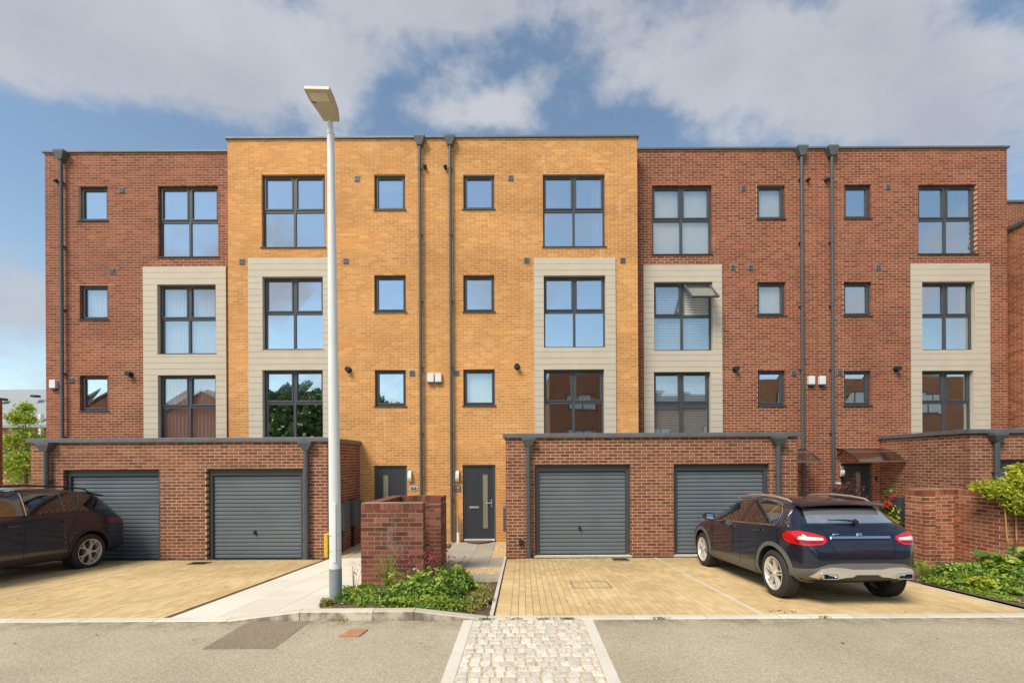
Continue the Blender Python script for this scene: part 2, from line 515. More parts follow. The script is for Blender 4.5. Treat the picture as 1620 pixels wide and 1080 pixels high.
class Bricks:
    def __init__(s, root, key, mortar, depth=0.1):
        s.root, s.key, s.mortar, s.depth = root, key, mortar, depth
        s.full, s.rest, s.core = [], [], MB()

    def face(s, ox, oy, theta, L, z0, z1, openings=(), off=0.0, core=0.105, pitch=0.225, h=0.075, joint=0.012, visible=True, gap=0.0040, header=False):
        ct, st = math.cos(theta), math.sin(theta)
        nrow = int(round((z1 - z0) / h))
        for r in range(nrow):
            zb, zt = z0 + r * h, min(z0 + (r + 1) * h - joint, z1)
            near = [o for o in openings if o[2] < zt and o[3] > zb]
            sh = off + (pitch / 2 if r % 2 else 0.0)
            k = math.floor(-sh / pitch)
            while True:
                ba, bb = sh + k * pitch, sh + (k + 1) * pitch - joint
                k += 1
                if ba >= L: break
                ba, bb = max(ba, 0.0), min(bb, L)
                if bb - ba < 0.02: continue
                hit = [o for o in near if o[0] < bb and o[1] > ba]
                cuts = sorted({zb, zt} | {c for o in hit for c in (o[2], o[3]) if zb < c < zt})
                for a, b in zip(cuts[:-1], cuts[1:]):
                    if b - a < 0.012: continue
                    mid = (a + b) / 2
                    runs, u = [], ba
                    for p, q in sorted((o[0], o[1]) for o in hit if o[2] <= mid <= o[3]):
                        if p > u: runs.append((u, min(p, bb)))
                        u = max(u, q)
                    if u < bb: runs.append((u, bb))
                    for p, q in runs:
                        if q - p < 0.022: continue
                        whole = (q - p > pitch - joint - 1e-4) and (b - a > h - joint - 1e-4)
                        um = (p + q) / 2
                        x, y = ox + ct * um, oy + st * um
                        rec = (x, y, a, theta, q - p, b - a, RNG.uniform(0, 0.0012))
                        vis = visible and whole and not hidden_by_garage(x, y, a)
                        (s.full if vis else s.rest).append(rec)
        # mortar body behind, cut by the openings
        us = sorted({0.003, L - 0.003} | {max(0.003, min(L - 0.003, v + e)) for o in openings for v, e in ((o[0], -0.004), (o[1], 0.004))})
        zs = sorted({z0, z1} | {max(z0, min(z1, v + e)) for o in openings for v, e in ((o[2], -0.004), (o[3], 0.004))})
        for a, b in zip(us[:-1], us[1:]):
            for c, d in zip(zs[:-1], zs[1:]):
                um, zm = (a + b) / 2, (c + d) / 2
                if b - a < 1e-4 or d - c < 1e-4 or any(o[0] < um < o[1] and o[2] < zm < o[3] for o in openings):
                    continue
                vs = []
                for z in (c, d):
                    for (u, w) in ((a, gap), (b, gap), (b, core), (a, core)):
                        vs.append((ox + ct * u - st * w, oy + st * u + ct * w, z))
                s.core.add(vs, [(0, 3, 2, 1), (4, 5, 6, 7), (0, 1, 5, 4), (1, 2, 6, 5), (2, 3, 7, 6), (3, 0, 4, 7)])

    def finish(s, limit=300, core_name='wall'):
        full = s.full
        eye = np.array([0, 0, CZ])
        if len(full) > limit:
            d = np.array([[f[0], f[1], f[2]] for f in full]) - eye
            R = np.linalg.norm(d, axis=1)
            th = np.array([f[3] for f in full])
            nrm = np.stack([np.sin(th), -np.cos(th)], 1)
            face = np.abs((d[:, :2] * nrm).sum(1)) / R
            score = face / R ** 2
            order = np.argsort(-score)
            keep = set(order[:limit].tolist())
        else:
            keep = set(range(len(full)))
        org = ORG[s.root.name]
        for i in sorted(keep):
            x, y, z, th, w, h, jit = full[i]
            ms = brick_mesh(s.key, w, h, s.depth)
            o = place('brick', ms[int(RNG.integers(0, 12))], s.root, (x - math.sin(th) * jit, y + math.cos(th) * jit, z), (0, 0, th) if th else None)
        rest = s.rest + [f for i, f in enumerate(full) if i not in keep]
        n = len(rest)
        if n:
            A = np.array(rest)
            ct, st = np.cos(A[:, 3]), np.sin(A[:, 3])
            V = np.zeros((n, 8, 3))
            dp = s.depth
            for j, (du, w, dz) in enumerate(((-.5, 0, 0), (.5, 0, 0), (.5, 1, 0), (-.5, 1, 0), (-.5, 0, 1), (.5, 0, 1), (.5, 1, 1), (-.5, 1, 1))):
                u = du * A[:, 4]
                ww = w * dp + (A[:, 6] if w == 0 else 0)
                V[:, j, 0] = A[:, 0] + ct * u - st * ww - org.x
                V[:, j, 1] = A[:, 1] + st * u + ct * ww - org.y
                V[:, j, 2] = A[:, 2] + dz * A[:, 5] - org.z
            Q = np.array([(0, 3, 2, 1), (4, 5, 6, 7), (0, 1, 5, 4), (1, 2, 6, 5), (3, 0, 4, 7)])
            F = (np.arange(n)[:, None, None] * 8 + Q[None]).reshape(-1, 4)
            me = bpy.data.meshes.new('brickwork')
            me.vertices.add(n * 8); me.vertices.foreach_set('co', V.reshape(-1))
            me.loops.add(F.size); me.loops.foreach_set('vertex_index', F.reshape(-1).astype(np.int32))
            me.polygons.add(len(F)); me.polygons.foreach_set('loop_start', np.arange(0, F.size, 4, dtype=np.int32))
            me.update(calc_edges=True)
            me.polygons.foreach_set('use_smooth', [False] * len(F))
            at = me.attributes.new('tint', 'FLOAT', 'POINT')
            at.data.foreach_set('value', np.repeat((RNG.integers(0, 12, n) + 0.5) / 12, 8).astype(np.float32))
            me.materials.append(M[s.key])
            o = bpy.data.objects.new('brickwork', me)
            COL.objects.link(o); o.parent = s.root; o['kind'] = 'stuff'
            ORG[o.name] = org
        s.core.build(core_name, M[s.mortar], s.root)


# ------------------------------------------------------------------ windows, doors, pipes
def pleats(name, x0, x1, z0, z1, y, mat, parent, amp=0.035, wl=0.11, gather=0.0):
    b = MB()
    n = max(10, int((x1 - x0) / 0.014))
    rows = 6
    for j in range(rows + 1):
        z = z0 + (z1 - z0) * j / rows
        g = gather * (1 - j / rows)
        for i in range(n + 1):
            u = i / n
            x = x0 + (x1 - x0) * (u * (1 - g))
            b.v.append((x, y + amp * math.sin(u * (x1 - x0) / wl * 2 * PI + 0.8 * math.sin(7 * u)) + 0.01 * math.sin(5 * u + j), z))
            b.t.append(0.5)
    for j in range(rows):
        for i in range(n):
            a = j * (n + 1) + i
            b.f.append((a, a + 1, a + n + 2, a + n + 1)); b.m.append(0)
    return b.build(name, mat, parent, smooth='all')


def make_window(root, x0, x1, z0, z1, Y, quad=True, rec=0.085, sill=True, pane='pane', dress=(), open_sash=False, room=True, split=0.51, outer=0.05):
    yf = Y + rec
    fr = MB()
    W = outer
    fr.box(x0, x1, yf, yf + 0.07, z1 - W, z1)
    fr.box(x0, x1, yf, yf + 0.07, z0, z0 + W)
    fr.box(x0, x0 + W, yf + 0.001, yf + 0.069, z0 + W, z1 - W)
    fr.box(x1 - W, x1, yf + 0.001, yf + 0.069, z0 + W, z1 - W)
    cells = []
    if quad:
        xm, zm = (x0 + x1) / 2, z0 + (z1 - z0) * split
        fr.box(xm - 0.035, xm + 0.035, yf + 0.002, yf + 0.068, z0 + W, z1 - W)
        fr.box(x0 + W, xm - 0.035, yf + 0.003, yf + 0.067, zm - 0.035, zm + 0.035)
        fr.box(xm + 0.035, x1 - W, yf + 0.003, yf + 0.067, zm - 0.035, zm + 0.035)
        for (a, b) in ((x0 + W, xm - 0.035), (xm + 0.035, x1 - W)):
            cells.append((a, b, z0 + W, zm - 0.035, False))
            cells.append((a, b, zm + 0.035, z1 - W, True))
    else:
        cells.append((x0 + W, x1 - W, z0 + W, z1 - W, True))
    win = fr.build('window', M['frame'], root, bevel=0.004)
    k = 0
    for (a, b, c, d, sash) in cells:
        if sash:
            s = 0.042
            if open_sash and a > (x0 + x1) / 2:
                # top-hung sash pushed out at its foot
                H, ang = d - c, math.radians(48)
                sb = MB()
                T = Matrix.Translation((0, yf - 0.02, d)) @ Matrix.Rotation(-ang, 4, 'X')
                gb = MB()
                for (p, q, r, t) in ((a, b, -s, 0), (a, b, -H, -H + s), (a, a + s, -H + s, -s), (b - s, b, -H + s, -s)):
                    sb.box(p, q, -0.025, 0.025, r, t)
                gb.box(a + s, b - s, -0.006, 0.006, -H + s, -s)
                sb.v = [tuple(T @ Vector(v)) for v in sb.v]; gb.v = [tuple(T @ Vector(v)) for v in gb.v]
                sb.build('sash', M['metal'], win, label='window sash pushed open at its foot')
                gb.build('pane', M['pane'], win)
                foot = T @ Vector((0, 0, -H))
                st = MB()
                for xx in (a + 0.02, b - 0.02):
                    st.cyl((xx, yf, d - 0.25), (xx, foot.y * 0.6 + yf * 0.4, foot.z * 0.6 + d * 0.4), 0.008, n=6)
                st.build('stay', M['steel'], win)
                continue
            sb = MB()
            y0, y1 = yf - 0.014, yf + 0.05
            sb.box(a, b, y0, y1, d - s, d); sb.box(a, b, y0, y1, c, c + s)
            sb.box(a, a + s, y0 + 0.001, y1 - 0.001, c + s, d - s); sb.box(b - s, b, y0 + 0.001, y1 - 0.001, c + s, d - s)
            sb.build('sash', M['frame'], win, bevel=0.004)
            vt = MB(); vt.box(a + 0.10, b - 0.10, yf - 0.022, yf - 0.0145, d - 0.030, d - 0.010)
            vt.build('trickle_vent', M['black'], win)
            a, b, c, d = a + s, b - s, c + s, d - s
        g = MB(); tilt = float(RNG.uniform(-0.004, 0.004))
        g.add([(a, yf + 0.03 + tilt, c), (b, yf + 0.03 - tilt, c), (b, yf + 0.045, c), (a, yf + 0.045, c), (a, yf + 0.03, d), (b, yf + 0.03, d), (b, yf + 0.045, d), (a, yf + 0.045, d)],
              [(0, 3, 2, 1), (4, 5, 6, 7), (0, 1, 5, 4), (1, 2, 6, 5), (2, 3, 7, 6), (3, 0, 4, 7)])
        g.build('pane', M[pane], win)
        k += 1
    if sill:
        sb = MB()
        sb.prism([(Y - 0.035, z0 - 0.022), (Y - 0.035, z0 - 0.006), (yf + 0.02, z0 + 0.008), (yf + 0.02, z0 - 0.022)], 'x', x0 - 0.035, x1 + 0.035)
        sb.build('sill', M['frame'], win)
    yi = yf + 0.09
    for d in dress:
        if d[0] == 'curtain':
            _, u0, u1, w0, w1, mt = d[:6]
            pleats('curtain', x0 + (x1 - x0) * u0, x0 + (x1 - x0) * u1, z0 + (z1 - z0) * w0, z0 + (z1 - z0) * w1, yi + 0.05, M[mt], win, gather=0.0)
        elif d[0] == 'blind':
            bb = MB()
            za, zb = z0 + (z1 - z0) * d[1], z0 + (z1 - z0) * d[2]
            n = int((zb - za) / 0.05)
            for i in range(n):
                z = za + (i + 0.5) * (zb - za) / n
                for (p, q) in ((x0 + 0.03, (x0 + x1) / 2 - 0.01), ((x0 + x1) / 2 + 0.01, x1 - 0.03)) if quad else ((x0 + 0.03, x1 - 0.03),):
                    bb.add([(p, yi, z - 0.021), (q, yi, z - 0.021), (q, yi + 0.024, z + 0.021), (p, yi + 0.024, z + 0.021)], [(0, 1, 2, 3)])
            bb.build('blind', M['blind'], win)
        elif d[0] == 'roller':
            bb = MB(); bb.box(x0 + 0.02, x1 - 0.02, yi, yi + 0.01, z0 + (z1 - z0) * d[1], z0 + (z1 - z0) * d[2])
            bb.build('roller_blind', M['curtain_white'], win)
    if room:
        r = MB()
        X0, X1, Y0, Y1, Z0, Z1 = x0 - 0.25, x1 + 0.25, yf + 0.075, yf + 2.6, z0 - 0.12, z1 + 0.12
        vs = [(X0, Y0, Z0), (X1, Y0, Z0), (X1, Y1, Z0), (X0, Y1, Z0), (X0, Y0, Z1), (X1, Y0, Z1), (X1, Y1, Z1), (X0, Y1, Z1)]
        r.add(vs, [(0, 1, 2, 3), (4, 7, 6, 5), (1, 5, 6, 2), (2, 6, 7, 3), (3, 7, 4, 0)])
        r.build('room', M['room'], root)
    return win


def ring(b, x0, x1, y0, y1, z0, z1, w):
    b.box(x0, x1, y0, y1, z1 - w, z1); b.box(x0, x1, y0, y1, z0, z0 + w)
    b.box(x0, x0 + w, y0 + .001, y1 - .001, z0 + w, z1 - w); b.box(x1 - w, x1, y0 + .001, y1 - .001, z0 + w, z1 - w)


def downpipe(root, x, Y, ztop, zbot, r=0.043, hop_h=0.26, hop_w=0.15, off=0.10):
    y = Y - off
    b = MB(); b.cyl((x, y, zbot), (x, y, ztop - hop_h + 0.02), r, n=16)
    p = b.build('downpipe', M['pipe'], root, smooth=True)
    z = ztop - 0.9
    while z > zbot + 0.3:
        c = MB(); c.cyl((x, y, z - 0.02), (x, y, z + 0.02), r + 0.008, n=16)
        c.box(x - 0.055, x + 0.055, y + r * 0.6, Y, z - 0.012, z + 0.012)
        c.build('pipe_bracket', M['pipe'], p, smooth=True)
        z -= 1.85
    h = MB()
    z1, z0 = ztop, ztop - hop_h
    wt, wb = hop_w, 0.065
    yb = Y - 0.002
    top = [(x - wt, Y - 0.20, z1), (x + wt, Y - 0.20, z1), (x + wt, yb, z1), (x - wt, yb, z1)]
    md = [(x - wt, Y - 0.20, z1 - 0.05), (x + wt, Y - 0.20, z1 - 0.05), (x + wt, yb, z1 - 0.05), (x - wt, yb, z1 - 0.05)]
    bt = [(x - wb, y - 0.06, z0), (x + wb, y - 0.06, z0), (x + wb, yb, z0), (x - wb, yb, z0)]
    fs = [(0, 1, 2, 3), (11, 10, 9, 8)]
    for a in (0, 4):
        for i in range(4):
            j = (i + 1) % 4
            fs.append((a + j, a + i, a + 4 + i, a + 4 + j))
    h.add(top + md + bt, fs)
    h.build('hopper', M['metal'], p, fix=True)
    return p


def wall_vent(root, x, z, Y, s=0.075, colour='metal'):
    b = MB(); b.box(x - s, x + s, Y - 0.018, Y + 0.02, z - s, z + s)
    o = b.build('air_vent', M['vent_rim'], root)
    c = MB()
    ring(c, x - s * 0.82, x + s * 0.82, Y - 0.030, Y - 0.0185, z - s * 0.82, z + s * 0.82, 0.018)
    for k in range(4):
        zz = z - s * 0.5 + k * s * 0.36
        c.box(x - s * 0.56, x + s * 0.56, Y - 0.028, Y - 0.0185, zz - 0.008, zz + 0.008)
    c.build('louvre', M[colour], o)
    return o


M['vent_rim'] = plain('vent_rim', (0.30, 0.28, 0.24), 0.6, var=0.05)


def flue(root, x, z, Y):
    b = MB()
    b.cyl((x, Y + 0.02, z), (x, Y - 0.02, z), 0.085, n=20)
    b.cyl((x, Y - 0.02, z), (x, Y - 0.13, z), 0.058, n=20)
    o = b.build('boiler_flue', M['black'], root, smooth=True)
    c = MB(); c.cyl((x, Y - 0.131, z), (x, Y - 0.145, z), 0.07, n=20)
    c.build('flue_cap', M['black'], o, smooth=True)


def white_box(root, x, z, Y, w=0.09, h=0.14):
    b = MB(); b.box(x - w, x + w, Y - 0.09, Y + 0.02, z - h + 0.04, z + h)
    o = b.build('meter_box', M['white'], root, bevel=0.012)
    c = MB(); c.box(x - w + .005, x + w - .005, Y - 0.085, Y + 0.02, z - h, z - h + 0.038)
    c.build('box_base', M['frame'], o, bevel=0.006)


def knob(root, x, z, Y):
    b = MB(); b.cyl((x, Y + 0.01, z), (x, Y - 0.05, z), 0.045, n=12); b.cyl((x, Y - 0.05, z + 0.01), (x, Y - 0.10, z - 0.03), 0.055, 0.04, n=12)
    b.build('overflow_pipe', M['black'], root, smooth=True)


def text(name, s, size, loc, mat, parent, rot=(PI / 2, 0, 0), ext=0.003):
    c = bpy.data.curves.new(name, 'FONT')
    c.body = s; c.size = size; c.extrude = ext; c.align_x = 'CENTER'; c.align_y = 'CENTER'
    c.resolution_u = 3
    tmp = bpy.data.objects.new(name, c)
    COL.objects.link(tmp)
    dg = bpy.context.evaluated_depsgraph_get(); dg.update()
    me = bpy.data.meshes.new_from_object(tmp.evaluated_get(dg))
    bpy.data.objects.remove(tmp)
    me.materials.clear(); me.materials.append(mat)
    o = bpy.data.objects.new(name, me)
    COL.objects.link(o); o.parent = parent
    base = ORG[parent.name]
    o.location = Vector(loc) - base
    o.rotation_euler = rot
    return o


def make_door(root, x0, x1, z0, z1, Y, glass_u=0.72, handle_u=0.93, full=True):
    f = MB(); ring(f, x0, x1, Y + 0.05, Y + 0.13, z0, z1, 0.06)
    fr = f.build('door_frame', M['frame'], root, bevel=0.004)
    a, b, c, d = x0 + 0.06, x1 - 0.06, z0 + 0.06, z1 - 0.06
    gx = a + (b - a) * glass_u
    leaf = MB()
    g0, g1, gz0, gz1 = gx - 0.075, gx + 0.075, z0 + 0.34, z1 - 0.25
    leaf.box(a, g0, Y + 0.07, Y + 0.12, c, d); leaf.box(g1, b, Y + 0.07, Y + 0.12, c, d)
    leaf.box(g0, g1, Y + 0.07, Y + 0.12, c, gz0); leaf.box(g0, g1, Y + 0.07, Y + 0.12, gz1, d)
    ring(leaf, g0 - 0.03, g1 + 0.03, Y + 0.062, Y + 0.0695, gz0 - 0.03, gz1 + 0.03, 0.028)
    dr = leaf.build('door', M['door'], root)
    g = MB(); g.box(g0, g1, Y + 0.085, Y + 0.105, gz0, gz1); g.build('door_glass', M['door_glass'], dr)
    hx = a + (b - a) * handle_u
    h = MB(); zc = z0 + 1.06
    h.box(hx - 0.018, hx + 0.018, Y + 0.05, Y + 0.07, zc - 0.13, zc + 0.11)
    sgn = -1 if handle_u > 0.5 else 1
    h.cyl((hx, Y + 0.02, zc), (hx + sgn * 0.15, Y + 0.02, zc), 0.011, n=8); h.cyl((hx, Y + 0.06, zc), (hx, Y + 0.015, zc), 0.012, n=8)
    h.build('handle', M['steel'], dr)
    lx = a + (b - a) * 0.32
    if full:
        l = MB(); l.box(lx - 0.14, lx + 0.14, Y + 0.055, Y + 0.0705, z0 + 0.90, z0 + 0.965)
        l.box(lx - 0.125, lx + 0.125, Y + 0.045, Y + 0.055, z0 + 0.905, z0 + 0.94)
        l.build('letterbox', M['steel'], dr, bevel=0.003)
    s = MB(); s.box(x0 + 0.03, x1 - 0.03, Y + 0.0, Y + 0.05, z0 + 0.0, z0 + 0.045)
    s.build('threshold', M['white'], root)
    bk = MB(); bk.box(x0, x1, Y + 0.14, Y + 0.16, z0, z1); bk.build('door_backing', M['dark'], root)


def wall_lamp(root, x, z, Y, cream=False):
    b = MB()
    b.box(x - 0.045, x + 0.045, Y - 0.05, Y, z - 0.16, z + 0.14)
    b.prism([(Y - 0.10, z + 0.04), (Y - 0.06, z + 0.15), (Y, z + 0.16), (Y, z + 0.04)], 'x', x - 0.05, x + 0.05)
    o = b.build('wall_lamp', M['steel'], root, bevel=0.008)
    c = MB()
    pr = [(Y - 0.05, z - 0.15), (Y - 0.075, z - 0.14), (Y - 0.11, z - 0.07), (Y - 0.115, z - 0.02), (Y - 0.10, z + 0.035), (Y - 0.05, z + 0.035)]
    c.prism(pr, 'x', x - 0.052, x + 0.052)
    c.build('lamp_shade', M['lamp_glass'] if cream else M['white'], o, bevel=0.006)


gm = Mat('door_obscure_glass'); gm.color((0.24, 0.23, 0.17)).set(Roughness=0.12, Metallic=0.0); gm.bs.inputs['Specular IOR Level'].default_value = 1.0; gm.bs.inputs['Coat Weight'].default_value = 1.0
gm.bump(gm.noise(30, 2), 0.4, 0.01)
M['door_glass'] = gm.mt


# ------------------------------------------------------------------ the houses
def PXR(r, D):
    """A pixel rectangle (left, top, right, bottom) as world x0, x1, z0, z1 at distance D."""
    cx, cy = (r[0] + r[2]) / 2, (r[1] + r[3]) / 2
    x0, _ = XZ(r[0], cy, D); x1, _ = XZ(r[2], cy, D)
    _, z1 = XZ(cx, r[1], D); _, z0 = XZ(cx, r[3], D)
    return x0, x1, z0, z1


def boards(root, rect, holes, Y):
    x0, x1, z0, z1 = rect
    bk = MB()
    hs = sorted(holes, key=lambda h: h[2])
    zs = [z0] + [v for h in hs for v in (h[2], h[3])] + [z1]
    # backing
    for i in range(0, len(zs) - 1):
        if i % 2 == 0 and zs[i + 1] - zs[i] > 0.01:
            bk.box(x0 + .004, x1 - .004, Y - 0.012, Y + 0.02, zs[i], zs[i + 1])
        elif i % 2 == 1:
            h = hs[i // 2]
            bk.box(x0 + .004, h[0], Y - 0.012, Y + 0.02, zs[i], zs[i + 1]); bk.box(h[1], x1 - .004, Y - 0.012, Y + 0.02, zs[i], zs[i + 1])
    # reveals
    for h in hs:
        bk.box(h[0] - 0.012, h[0], Y - 0.011, Y + 0.10, h[2], h[3]); bk.box(h[1], h[1] + 0.012, Y - 0.011, Y + 0.10, h[2], h[3])
        bk.box(h[0] - 0.012, h[1] + 0.012, Y - 0.011, Y + 0.10, h[3], h[3] + 0.012)
    bk.build('cladding_backing', M['boards_dark'], root)
    pitch = 0.176
    z = z1
    rv = MB()
    for h in hs:
        rv.box(h[0], h[0] + 0.006, Y - 0.036, Y + 0.084, h[2], h[3] - .007); rv.box(h[1] - 0.006, h[1], Y - 0.036, Y + 0.084, h[2], h[3] - .007)
        rv.box(h[0], h[1], Y - 0.036, Y + 0.084, h[3] - 0.006, h[3])
    rv.build('window_reveal', M['boards'], root)
    while z > z0 + 0.02:
        a, b = max(z - pitch, z0), z - 0.007
        spans, bound = [], sorted({a, b} | {v for h in hs for v in (h[2], h[3]) if a < v < b})
        for p, q in zip(bound[:-1], bound[1:]):
            if q - p < 0.008: continue
            m = (p + q) / 2
            hole = next((h for h in hs if h[2] < m < h[3]), None)
            for (u, v) in (((x0, hole[0]), (hole[1], x1)) if hole else ((x0, x1),)):
                k = (round(v - u, 3), round(q - p, 3))
                if k not in BOARD:
                    bb = MB(); bb.box(-k[0] / 2, k[0] / 2, 0, 0.024, 0, k[1])
                    BOARD[k] = bb.mesh('board', Vector((0, 0, 0)), M['boards'])
                place('board', BOARD[k], root, ((u + v) / 2, Y - 0.036 + RNG.uniform(0, 0.002), p))
        z -= pitch


BOARD = {}
M['boards_dark'] = plain('cladding_backing', (0.20, 0.18, 0.14), 0.8, var=0.03)


def house(label, X0, X1, Y, key, mortar, smalls, bigs, panel, door=None, pipes=(), vents=(), flues=(), knobs=(), boxes=(), dress={}, open_idx=None, side_l=None, side_r=None, off=0.0):
    root = empty('terraced_house', ((X0 + X1) / 2, Y, 0), label, 'house', 'terraced houses in the row')
    W = XZ
    ops, wins = [], []
    for i, r in enumerate(smalls):
        q = PXR(r, Y); wins.append((q, False, ('s', i))); ops.append((q[0] - X0, q[1] - X0, q[2], q[3]))
    holes = []
    for i, r in enumerate(bigs):
        q = PXR(r, Y); wins.append((q, True, ('b', i)))
        if i == 0: ops.append((q[0] - X0, q[1] - X0, q[2], q[3]))
        else: holes.append(q)
    pr = PXR(panel, Y)
    pr = (pr[0], pr[1], 1.9, pr[3])
    holes = [(h[0], h[1], (1.98 if i == len(holes) - 1 and len(bigs) == 3 and h[2] < 3.1 else h[2]), h[3]) for i, h in enumerate(holes)]
    ops.append((pr[0] - X0, pr[1] - X0, pr[2], pr[3]))
    if door:
        ops.append((door[0] - X0, door[1] - X0, door[2] - 0.05, door[3]))
    B = Bricks(root, key, mortar)
    B.face(X0, Y, 0.0, X1 - X0, -0.1, ZTOP - 0.06, ops, off=off)
    if side_l:
        B.face(X0, Y + side_l, -PI / 2, side_l - 0.11, -0.1, ZTOP - 0.06, visible=False)
    if side_r:
        B.face(X1, Y + 0.11, PI / 2, side_r - 0.11, -0.1, ZTOP - 0.06, visible=False)
    B.finish()
    boards(root, pr, holes, Y)
    hi = 0
    for (q, quad, key2) in wins:
        x0, x1, z0, z1 = q
        if key2[0] == 'b' and key2[1] > 0:
            x0, x1, z0, z1 = holes[hi]; hi += 1
        dd = dress.get(key2, ())
        pane = 'pane'
        if dd and dd[0] == 'clear':
            pane, dd = 'pane_clear', dd[1:]
        # lowest window: its foot is hidden behind the garage, so keep the transom where the photograph has it
        sp = 0.51
        if key2[0] == 'b' and z0 < 2.0:
            sp = (z1 - 0.93 - z0) / (z1 - z0)
        make_window(root, x0, x1, z0, z1, Y if not (key2[0] == 'b' and key2[1] > 0) else Y, quad, dress=dd, open_sash=(key2 == open_idx), pane=pane, split=sp, rec=0.085, sill=z0 > 2.0)
    # roof, coping, rear
    sh = MB(); sh.box(X0 + 0.08, X1 - 0.08, Y + 0.104, Y + 9, ZTOP - 0.32, ZTOP - 0.24); sh.build('roof', M['coping'], root)
    bx = MB(); bx.box(X0, X1, Y + 9, Y + 9.25, -0.1, ZTOP - 0.06); bx.build('rear_wall', M['flat_' + ('orange' if 'orange' in key else 'red')], root)
    c = MB(); c.box(X0 - (0.05 if side_l else 0), X1 + (0.05 if side_r else 0), Y - 0.05, Y + 0.30, ZTOP - 0.055, ZTOP)
    c.build('coping', M['coping'], root, bevel=0.006)
    for x in pipes:
        downpipe(root, x, Y, ZTOP - 0.055, 0.0, r=0.043)
    for (px, py) in vents:
        x, z = XZ(px, py, Y); wall_vent(root, x, z, Y)
    for (px, py) in flues:
        x, z = XZ(px, py, Y); flue(root, x, z, Y)
    for (px, py) in knobs:
        x, z = XZ(px, py, Y); knob(root, x, z, Y)
    for (px, py) in boxes:
        x, z = XZ(px, py, Y); white_box(root, x, z, Y)
    return root


def flat_brick(name, c1, c2, mo):
    """Brickwork of far or hidden walls, too small in the picture to tell brick from brick."""
    m = Mat(name)
    br = m.n.new('ShaderNodeTexBrick')
    br.inputs['Color1'].default_value = (*c1, 1); br.inputs['Color2'].default_value = (*c2, 1); br.inputs['Mortar'].default_value = (*mo, 1)
    br.inputs['Scale'].default_value = 1.0; br.inputs['Brick Width'].default_value = 0.225; br.inputs['Row Height'].default_value = 0.075; br.inputs['Mortar Size'].default_value = 0.006
    sp = m.n.new('ShaderNodeSeparateXYZ'); m.l.new(m.P(), sp.inputs[0])
    ad = m.n.new('ShaderNodeMath'); ad.operation = 'ADD'; m.l.new(sp.outputs[0], ad.inputs[0]); m.l.new(sp.outputs[1], ad.inputs[1])
    cb = m.n.new('ShaderNodeCombineXYZ'); m.l.new(ad.outputs[0], cb.inputs[0]); m.l.new(sp.outputs[2], cb.inputs[1])
    m.l.new(cb.outputs[0], br.inputs['Vector'])
    v = m.ramp(m.noise(1.5, 4), [(0.3, 0.85), (0.7, 1.12)])
    m.color(m.mix(br.outputs['Color'], v, 1.0, 'MULTIPLY')).set(Roughness=0.9)
    return m.mt


M['flat_red'] = flat_brick('distant_red_brick', (0.26, 0.08, 0.055), (0.34, 0.115, 0.07), (0.42, 0.30, 0.22))
M['flat_orange'] = flat_brick('distant_buff_brick', (0.60, 0.30, 0.08), (0.66, 0.35, 0.1), (0.6, 0.38, 0.16))

XA0, XAB = XZ(72, 460, YR)[0], XZ(361, 460, YO)[0]
XBC = XZ(688, 460, YO)[0]
XCD = XZ(1009, 460, YO)[0]
XDE = XZ(1292, 460, YR)[0]
XE1 = XZ(1594, 460, YR)[0]

net = (('curtain', 0.04, 0.96, 0.02, 0.98, 'curtain_white'),)
hA = house('red brick end house at the left end of the row, above the dark parked car', XA0, XAB + 0.001, YR, 'brick_red', 'mortar_red',
           [(124, 295, 170, 349), (126, 451, 171, 505), (126, 594, 171, 649)],
           [(250, 294, 345, 406), (250, 450, 343, 560), (251, 593, 343, 700)], (228, 422, 359, 692),
           pipes=[XZ(97.5, 460, YR - 0.1)[0]], vents=[(193, 301), (177, 429), (113, 601)], flues=[(207, 592)], knobs=[(92, 288)], boxes=[(87, 609)],
           dress={('b', 1): ('clear',) + net, ('b', 2): ('clear', ('curtain', 0.03, 0.97, 0.0, 0.98, 'curtain_pink')), ('s', 1): ('clear', ('curtain', 0.02, 0.98, 0.02, 0.98, 'curtain_white')), ('b', 0): (('curtain', 0.02, 0.12, 0.02, 0.98, 'curtain_white'),),
                  ('s', 2): (('curtain', 0.02, 0.25, 0.02, 0.98, 'curtain_white'),)}, side_l=9.0)
hB = house('orange brick house behind the street lamp, its entrance partly hidden by a low wall', XAB, XBC, YO, 'brick_orange', 'mortar_orange',
           [(592, 276, 641, 332), (592, 435, 642, 493), (593, 585, 642, 642)],
           [(414, 276, 514, 391), (416, 438, 512, 553), (416, 585, 512, 700)], (394, 408, 524, 690),
           door=(*PXR((592, 736, 644, 855), YO)[:2], 0.0, PXR((592, 736, 644, 855), YO)[3]),
           pipes=[XZ(665, 460, YO - 0.1)[0]], vents=[(565, 283), (383, 414), (547, 413), (652, 590)], flues=[(552, 585)], knobs=[(673, 266)], boxes=[(682, 599)],
           dress={('s', 0): (('roller', 0.62, 0.98),), ('s', 1): (('roller', 0.80, 0.98),), ('b', 0): (('curtain', 0.03, 0.12, 0.02, 0.98, 'curtain_white'),), ('b', 1): (('curtain', 0.02, 0.20, 0.02, 0.45, 'curtain_white'),)}, side_l=0.55)
